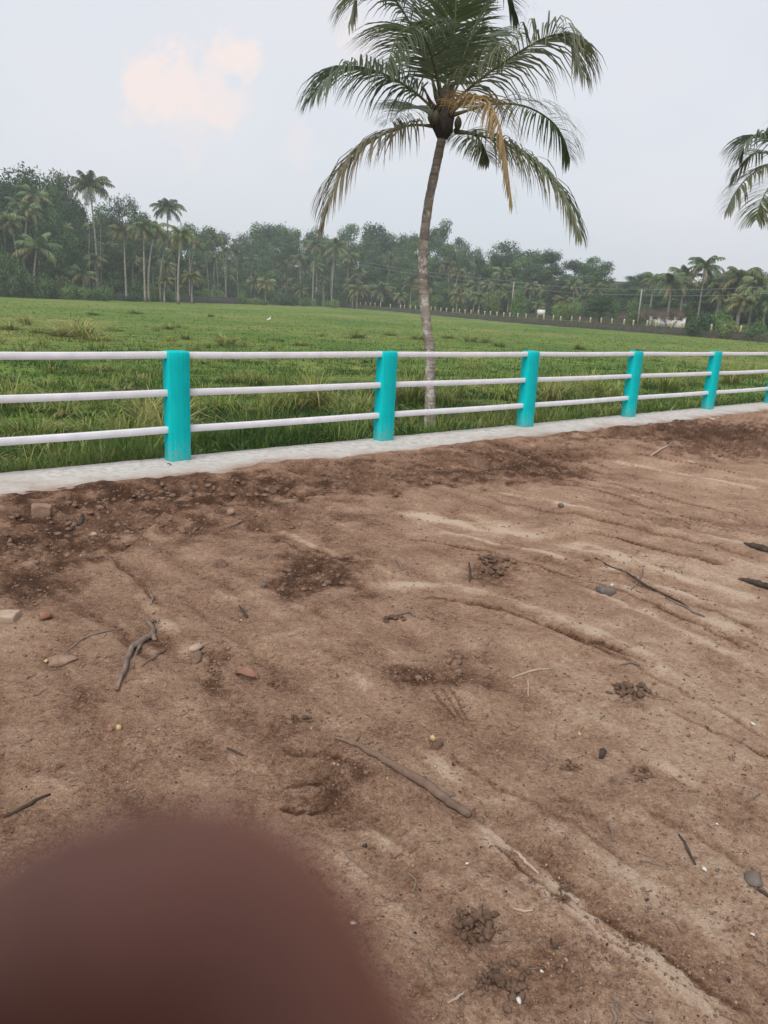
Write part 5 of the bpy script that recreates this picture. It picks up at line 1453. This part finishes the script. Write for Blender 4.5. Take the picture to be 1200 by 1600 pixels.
# twigs strewn about
TW = [([(374, 948), (380, 957), (386, 966)], 5, 'short dark twig between forked branch and dark soil patch'), ([(232, 920), (238, 935), (236, 945)], 4, 'short bent twig above the forked root branch'), ([(800, 1060), (828, 1050), (864, 1046)], 4, 'thin pale twig in the sand under the third post'), ([(824, 1062), (825, 1076), (825, 1090)], 3, 'short upright-lying twig beside the thin pale twig'), ([(968, 1040), (985, 1036), (1000, 1037)], 4, 'short dark twig in the sand under the fourth post'), ([(1016, 713), (1030, 705), (1044, 697)], 4, 'pale straw twig on the tracks under the fourth post'), ([(930, 872), (990, 905), (1060, 940), (1080, 955)], 3, 'long dark rod standing in for a soil groove along the track at right'), ([(1040, 935), (1080, 955), (1100, 964)], 4, 'thin root end at right of the long dark rod'), ([(1005, 890), (1000, 905), (985, 922)], 3, 'dry forked twig behind the grey stone'), ([(733, 880), (735, 898), (734, 910)], 4, 'short twig standing by the clods under third post'), ([(618, 872), (624, 882), (628, 892)], 5, 'dark curved twig in the middle of the sand'), ([(620, 962), (640, 958), (648, 964)], 5, 'short dark twig above the scraped patch'), ([(355, 1170), (368, 1176), (380, 1181)], 4, 'tiny twig at left above the fingertip'), ([(800, 1420), (815, 1424), (832, 1424)], 4, 'pale bone-like twig below the thin stick'), ([(635, 1360), (650, 1378), (645, 1395)], 3, 'fine curled twig right of the fingertip'), ([(1060, 1305), (1075, 1330), (1086, 1352)], 4, 'forked dark twig in sand at lower right'), ([(840, 1180), (856, 1192), (850, 1205)], 3, 'thin bent twig left of the small dark clod heap'), ([(1000, 1345), (1020, 1350), (1035, 1355)], 3, 'fine dark twig at lower right left of forked twig'), ([(860, 1470), (866, 1478), (870, 1484)], 5, 'stubby dark twig near the lower clods'), ([(700, 1568), (715, 1560), (726, 1552)], 4, 'pale straw at the bottom near the lowest clods'), ([(950, 1285), (955, 1300), (958, 1316)], 3, 'thin dark twig in sand right of the stick end'), ([(5, 1278), (40, 1262), (78, 1242)], 5, 'dark twig at left edge above the fingertip'), ([(955, 1575), (962, 1590), (958, 1602)], 5, 'dark twig cut off at the bottom frame edge'), ([(985, 1580), (1000, 1592), (1020, 1597)], 4, 'curved dark twig at the bottom frame edge'), ([(105, 830), (125, 820), (128, 808)], 6, 'dark stub twig in the dark soil near the laterite block'), ([(355, 826), (370, 820), (378, 816)], 5, 'short dark twig in dark soil between first two posts')]  # the long dark rod by the right track stands in for a groove
for k, (pts, w, lab) in enumerate(TW):
    put_stick('twig', pts, w, 'palestone' if ('pale' in lab or 'straw' in lab) else ('root' if k % 3 else 'darkwood'), lab, 'twig', 900 + k, (.6, 1, .7), .001, 8, group='twigs strewn on the sand')
# bent iron wire sticking up from the kerb edge
def iron_wire():
    p = on_dirt(268, 742)
    mb = MB(); mb.tube(bez([(0, 0, -.03), (.003, 0, .05), (.0, 0, .09), (-.02, 0, .105), (-.035, 0, .10)], 12), .005, 6)
    tag(link('iron_wire', mb.mesh('iron_wire', M['rust'], True), None, p), 'bent rusty wire sticking out at the kerb edge below the first post', 'wire')
iron_wire()
# crumbs of soil too many to count
def crumbs():
    rg = np.random.default_rng(55); mb = MB()
    shapes = [rock(1000 + k, 1, .8, .6, .3, 1) for k in range(10)]
    n = 0
    while n < 9000:
        r = 1 / rg.uniform(1 / 11.0, 1 / 1.25); az = rg.uniform(-.6, .6)
        if rg.uniform() < .5: r = rg.uniform(2.5, 10.5)
        x, y = r * math.sin(az), r * math.cos(az)
        if across(x, y) > KF + .04: continue
        j = int(np.argmin(np.abs(_DA - az))); i = int(np.argmin(np.abs(_DR[:, j] - r)))
        ro = _DROUGH[i, j]
        if rg.uniform() > .10 + ro: n += .25; continue
        s = (.0018 + .0035 * rg.uniform() ** 4 + .020 * ro * rg.uniform() ** 3.5) * (1 + r * .12)
        V, F = shapes[int(rg.integers(0, 10))]
        a = rg.uniform(0, 6.28); c_, s_ = math.cos(a), math.sin(a)
        W = V * s; W = np.stack([W[:, 0] * c_ - W[:, 1] * s_, W[:, 0] * s_ + W[:, 1] * c_, W[:, 2]], 1)
        mb.add(W + np.array([x, y, _DZ[i, j] + s * .15]), None, F); n += 1
    o = link('soil_crumbs', mb.mesh('soil_crumbs', M['clod']))
    tag(o, 'loose crumbs of soil strewn over the ground', 'soil crumbs', kind='stuff')
    mb = MB(); m = 0
    while m < 750:
        r = 1 / rg.uniform(1 / 9.0, 1 / 1.2); az = rg.uniform(-.58, .58); x, y = r * math.sin(az), r * math.cos(az)
        if across(x, y) > KF - .05: continue
        m += 1
        l = rg.uniform(.003, .014) * (1 + .25 * r); a = rg.uniform(0, 6.28); z = dirt_z(x, y)
        d = np.array([math.cos(a), math.sin(a), 0]) * l
        p = np.array([x, y, z + .001]); mb.tube([p - d, p + np.array([rg.normal(0, .3) * l, rg.normal(0, .3) * l, .001]), p + d], .0009 * (1 + .5 * r) * rg.uniform(.5, 1.6), 3, None, False)
    tag(link('straw_bits', mb.mesh('straw_bits', M['root'])), 'fine bits of straw and rootlets strewn over the sand', 'straw bits', kind='stuff')
crumbs()
def grit():
    rg = np.random.default_rng(58)
    n = 17000
    r = 1 / rg.uniform(1 / 8.0, 1 / 1.2, n); az = rg.uniform(-.6, .6, n); x = r * np.sin(az); y = r * np.cos(az)
    k = (across(x, y) < KF - .02) & (pnoise(x * 2.2, y * 2.2, 15) + .5 * pnoise(x * 9, y * 9, 16) > rg.uniform(-.6, .6, n)); x, y, r, az = x[k], y[k], r[k], az[k]; n = len(x)
    j = np.searchsorted(_DA, az).clip(0, len(_DA) - 1); z = np.array([np.interp(rr, _DR[:, jj], _DZ[:, jj]) for rr, jj in zip(r, j)])
    s = (.0012 + .0035 * rg.uniform(0, 1, n) ** 3) * (1 + .38 * r)
    O = np.array([(1, 0, 0), (0, 1, 0), (-1, 0, 0), (0, -1, 0), (0, 0, .8), (0, 0, -.8)], float)
    V = O[None] * rg.uniform(.55, 1.25, (n, 6, 1)) * s[:, None, None] + rg.normal(0, .15, (n, 6, 3)) * s[:, None, None] + np.stack([x, y, z + s * .25], 1)[:, None, :]
    F = np.array([(0, 1, 4), (1, 2, 4), (2, 3, 4), (3, 0, 4), (1, 0, 5), (2, 1, 5), (3, 2, 5), (0, 3, 5)])
    pal = np.array([(.10, .06, .042), (.15, .09, .06), (.24, .15, .105), (.34, .23, .165), (.09, .075, .065), (.50, .40, .31)])
    c = pal[rg.choice(6, n, p=[.28, .26, .2, .14, .08, .04])] * rg.uniform(.75, 1.25, (n, 1))
    me = mesh_np('grit', V.reshape(-1, 3), None, (F[None] + np.arange(n)[:, None, None] * 6).reshape(-1, 3), M['grit'], np.repeat(c, 6, 0))
    tag(link('grit', me), 'coarse grit and tiny crumbs scattered over the sand', 'grit', kind='stuff')
grit()

# ------------------------------------------------------------------ the photographer's hand
def hand():
    """right in front of the lens: index finger reaching up past it, the rest of the hand below"""
    def W(x, y, d):      # millimetres right, up, forward of the lens
        return CAM + (RT * x + UP * y + FW * d) / 1000
    base = W(4, -330, -60)
    import bmesh
    joints = {}; V = []; E = []; R = []
    def vert(p, r): V.append(tuple(W(*p) - base)); R.append(r / 1000); return len(V) - 1
    def chain(start, pts):
        prev = start
        for p, r in pts:
            i = vert(p, r)
            if prev is not None: E.append((prev, i))
            prev = i
        return prev
    root = vert((8, -150, 6), 24)                                            # palm
    wrist = chain(root, [((6, -180, -2), 23), ((4, -205, -12), 22), ((2, -260, -34), 27), ((0, -330, -62), 33)])
    k_i = chain(root, [((8, -118, 14), 17), ((6, -100, 18), 11.5)])
    chain(k_i, [((5, -80, 24), 9.6), ((2, -62, 28), 9.3), ((-1, -44, 29), 10.4), ((-5.5, -30, 28), 10.8), ((-8.0, -21, 27.2), 10.6), ((-9.4, -14.8, 27), 8.6), ((-10.0, -11.2, 27), 5.2)])   # index, up across the lens
    for (x0, d0, seq) in ((-13, 16, [((-14, -98, 30), 9.4), ((-15, -84, 42), 9), ((-12, -94, 55), 8.4), ((-6, -104, 56), 7.6)]),
                          (-26, 12, [((-29, -106, 26), 8.8), ((-31, -96, 38), 8.4), ((-26, -106, 50), 7.8), ((-19, -114, 50), 7.2)]),
                          (-38, 6, [((-42, -118, 18), 7.8), ((-44, -112, 28), 7.2), ((-39, -119, 38), 6.8), ((-33, -125, 39), 6.2)])):
        k = chain(root, [((x0 * .6, -124, d0 * .8), 14), ((x0, -112, d0 + 3), 10)])
        chain(k, seq)
    t = chain(root, [((26, -146, 8), 15), ((38, -132, 10), 11)])
    chain(t, [((46, -114, 6), 10), ((50, -94, -4), 9.2), ((50, -80, -10), 8)])
    me = bpy.data.meshes.new('hand'); me.from_pydata(V, E, [])
    o = link('hand', me, None, base)
    sk = o.modifiers.new('skin', 'SKIN'); sk.use_smooth_shade = True
    for i, r in enumerate(R):
        s = me.skin_vertices[0].data[i]; s.radius = (r, r * .92); s.use_root = (i == 0)
    ss = o.modifiers.new('subsurf', 'SUBSURF'); ss.levels = 2; ss.render_levels = 2
    dg = bpy.context.evaluated_depsgraph_get()
    m2 = bpy.data.meshes.new_from_object(o.evaluated_get(dg))
    o.modifiers.clear(); o.data = m2
    m2.materials.clear(); m2.materials.append(M['skin'])
    tag(o, 'out-of-focus brown fingertip covering the lower left corner', 'hand')
    mb = MB()
    pts = [np.array(W(*p) - base) for p in ((2, -262, -35), (1, -268, -37), (0, -300, -50), (-2, -360, -74), (-4, -400, -92), (-4, -404, -93))]
    mb.tube(pts, [.030, .034, .037, .042, .045, .040], 20, None, True, .01)
    link('sleeve', mb.mesh('sleeve', M['cloth'], True), o)
hand()
def phone():  # out of view behind the lens, added to keep light off the fingertip
    def W(x, y, d): return CAM + (RT * x + UP * y + FW * d) / 1000
    mb = MB(); w, h, r = 38.5, 82, 9
    c0 = (-18, -56); ring = []
    for cx, cy, a0 in ((w - r, h - r, 0), (-w + r, h - r, 90), (-w + r, -h + r, 180), (w - r, -h + r, 270)):
        for a in np.radians(np.linspace(a0, a0 + 90, 7)): ring.append((c0[0] + cx + r * math.cos(a), c0[1] + cy + r * math.sin(a)))
    n = len(ring); base = W(c0[0], c0[1], -6)
    V = [W(x, y, d) - base for d in (-2.0, -10.0) for x, y in ring] + [W(*c0, -2.0) - base, W(*c0, -10.0) - base]
    q = [[i, (i + 1) % n, n + (i + 1) % n, n + i] for i in range(n)]
    t = [[2 * n, (i + 1) % n, i] for i in range(n)] + [[2 * n + 1, n + i, n + (i + 1) % n] for i in range(n)]
    mb.add(V, q, t)
    o = link('phone', mb.mesh('phone', M['phone']), None, base); tag(o, 'dark phone held by the hand behind the lens, unseen, added to shade the fingertip', 'phone')
phone()

# ------------------------------------------------------------------ haze
def haze():
    mb = MB(); mb.box((0, 150, 27), (700, 0, 0), (0, 600, 0), (0, 0, 31))
    m = bpy.data.materials.new('haze_air'); m.use_nodes = True; t = m.node_tree; t.nodes.clear()
    out = N(t, 'ShaderNodeOutputMaterial'); pv = N(t, 'ShaderNodeVolumePrincipled')
    pv.inputs['Color'].default_value = (.87, .945, 1.0, 1); pv.inputs['Density'].default_value = .00068; pv.inputs['Anisotropy'].default_value = .2
    L(t, pv.outputs[0], out.inputs['Volume'])
    o = link('haze', mb.mesh('haze', m)); tag(o, 'pale evening haze in the air over the field', 'haze', kind='stuff')
haze()
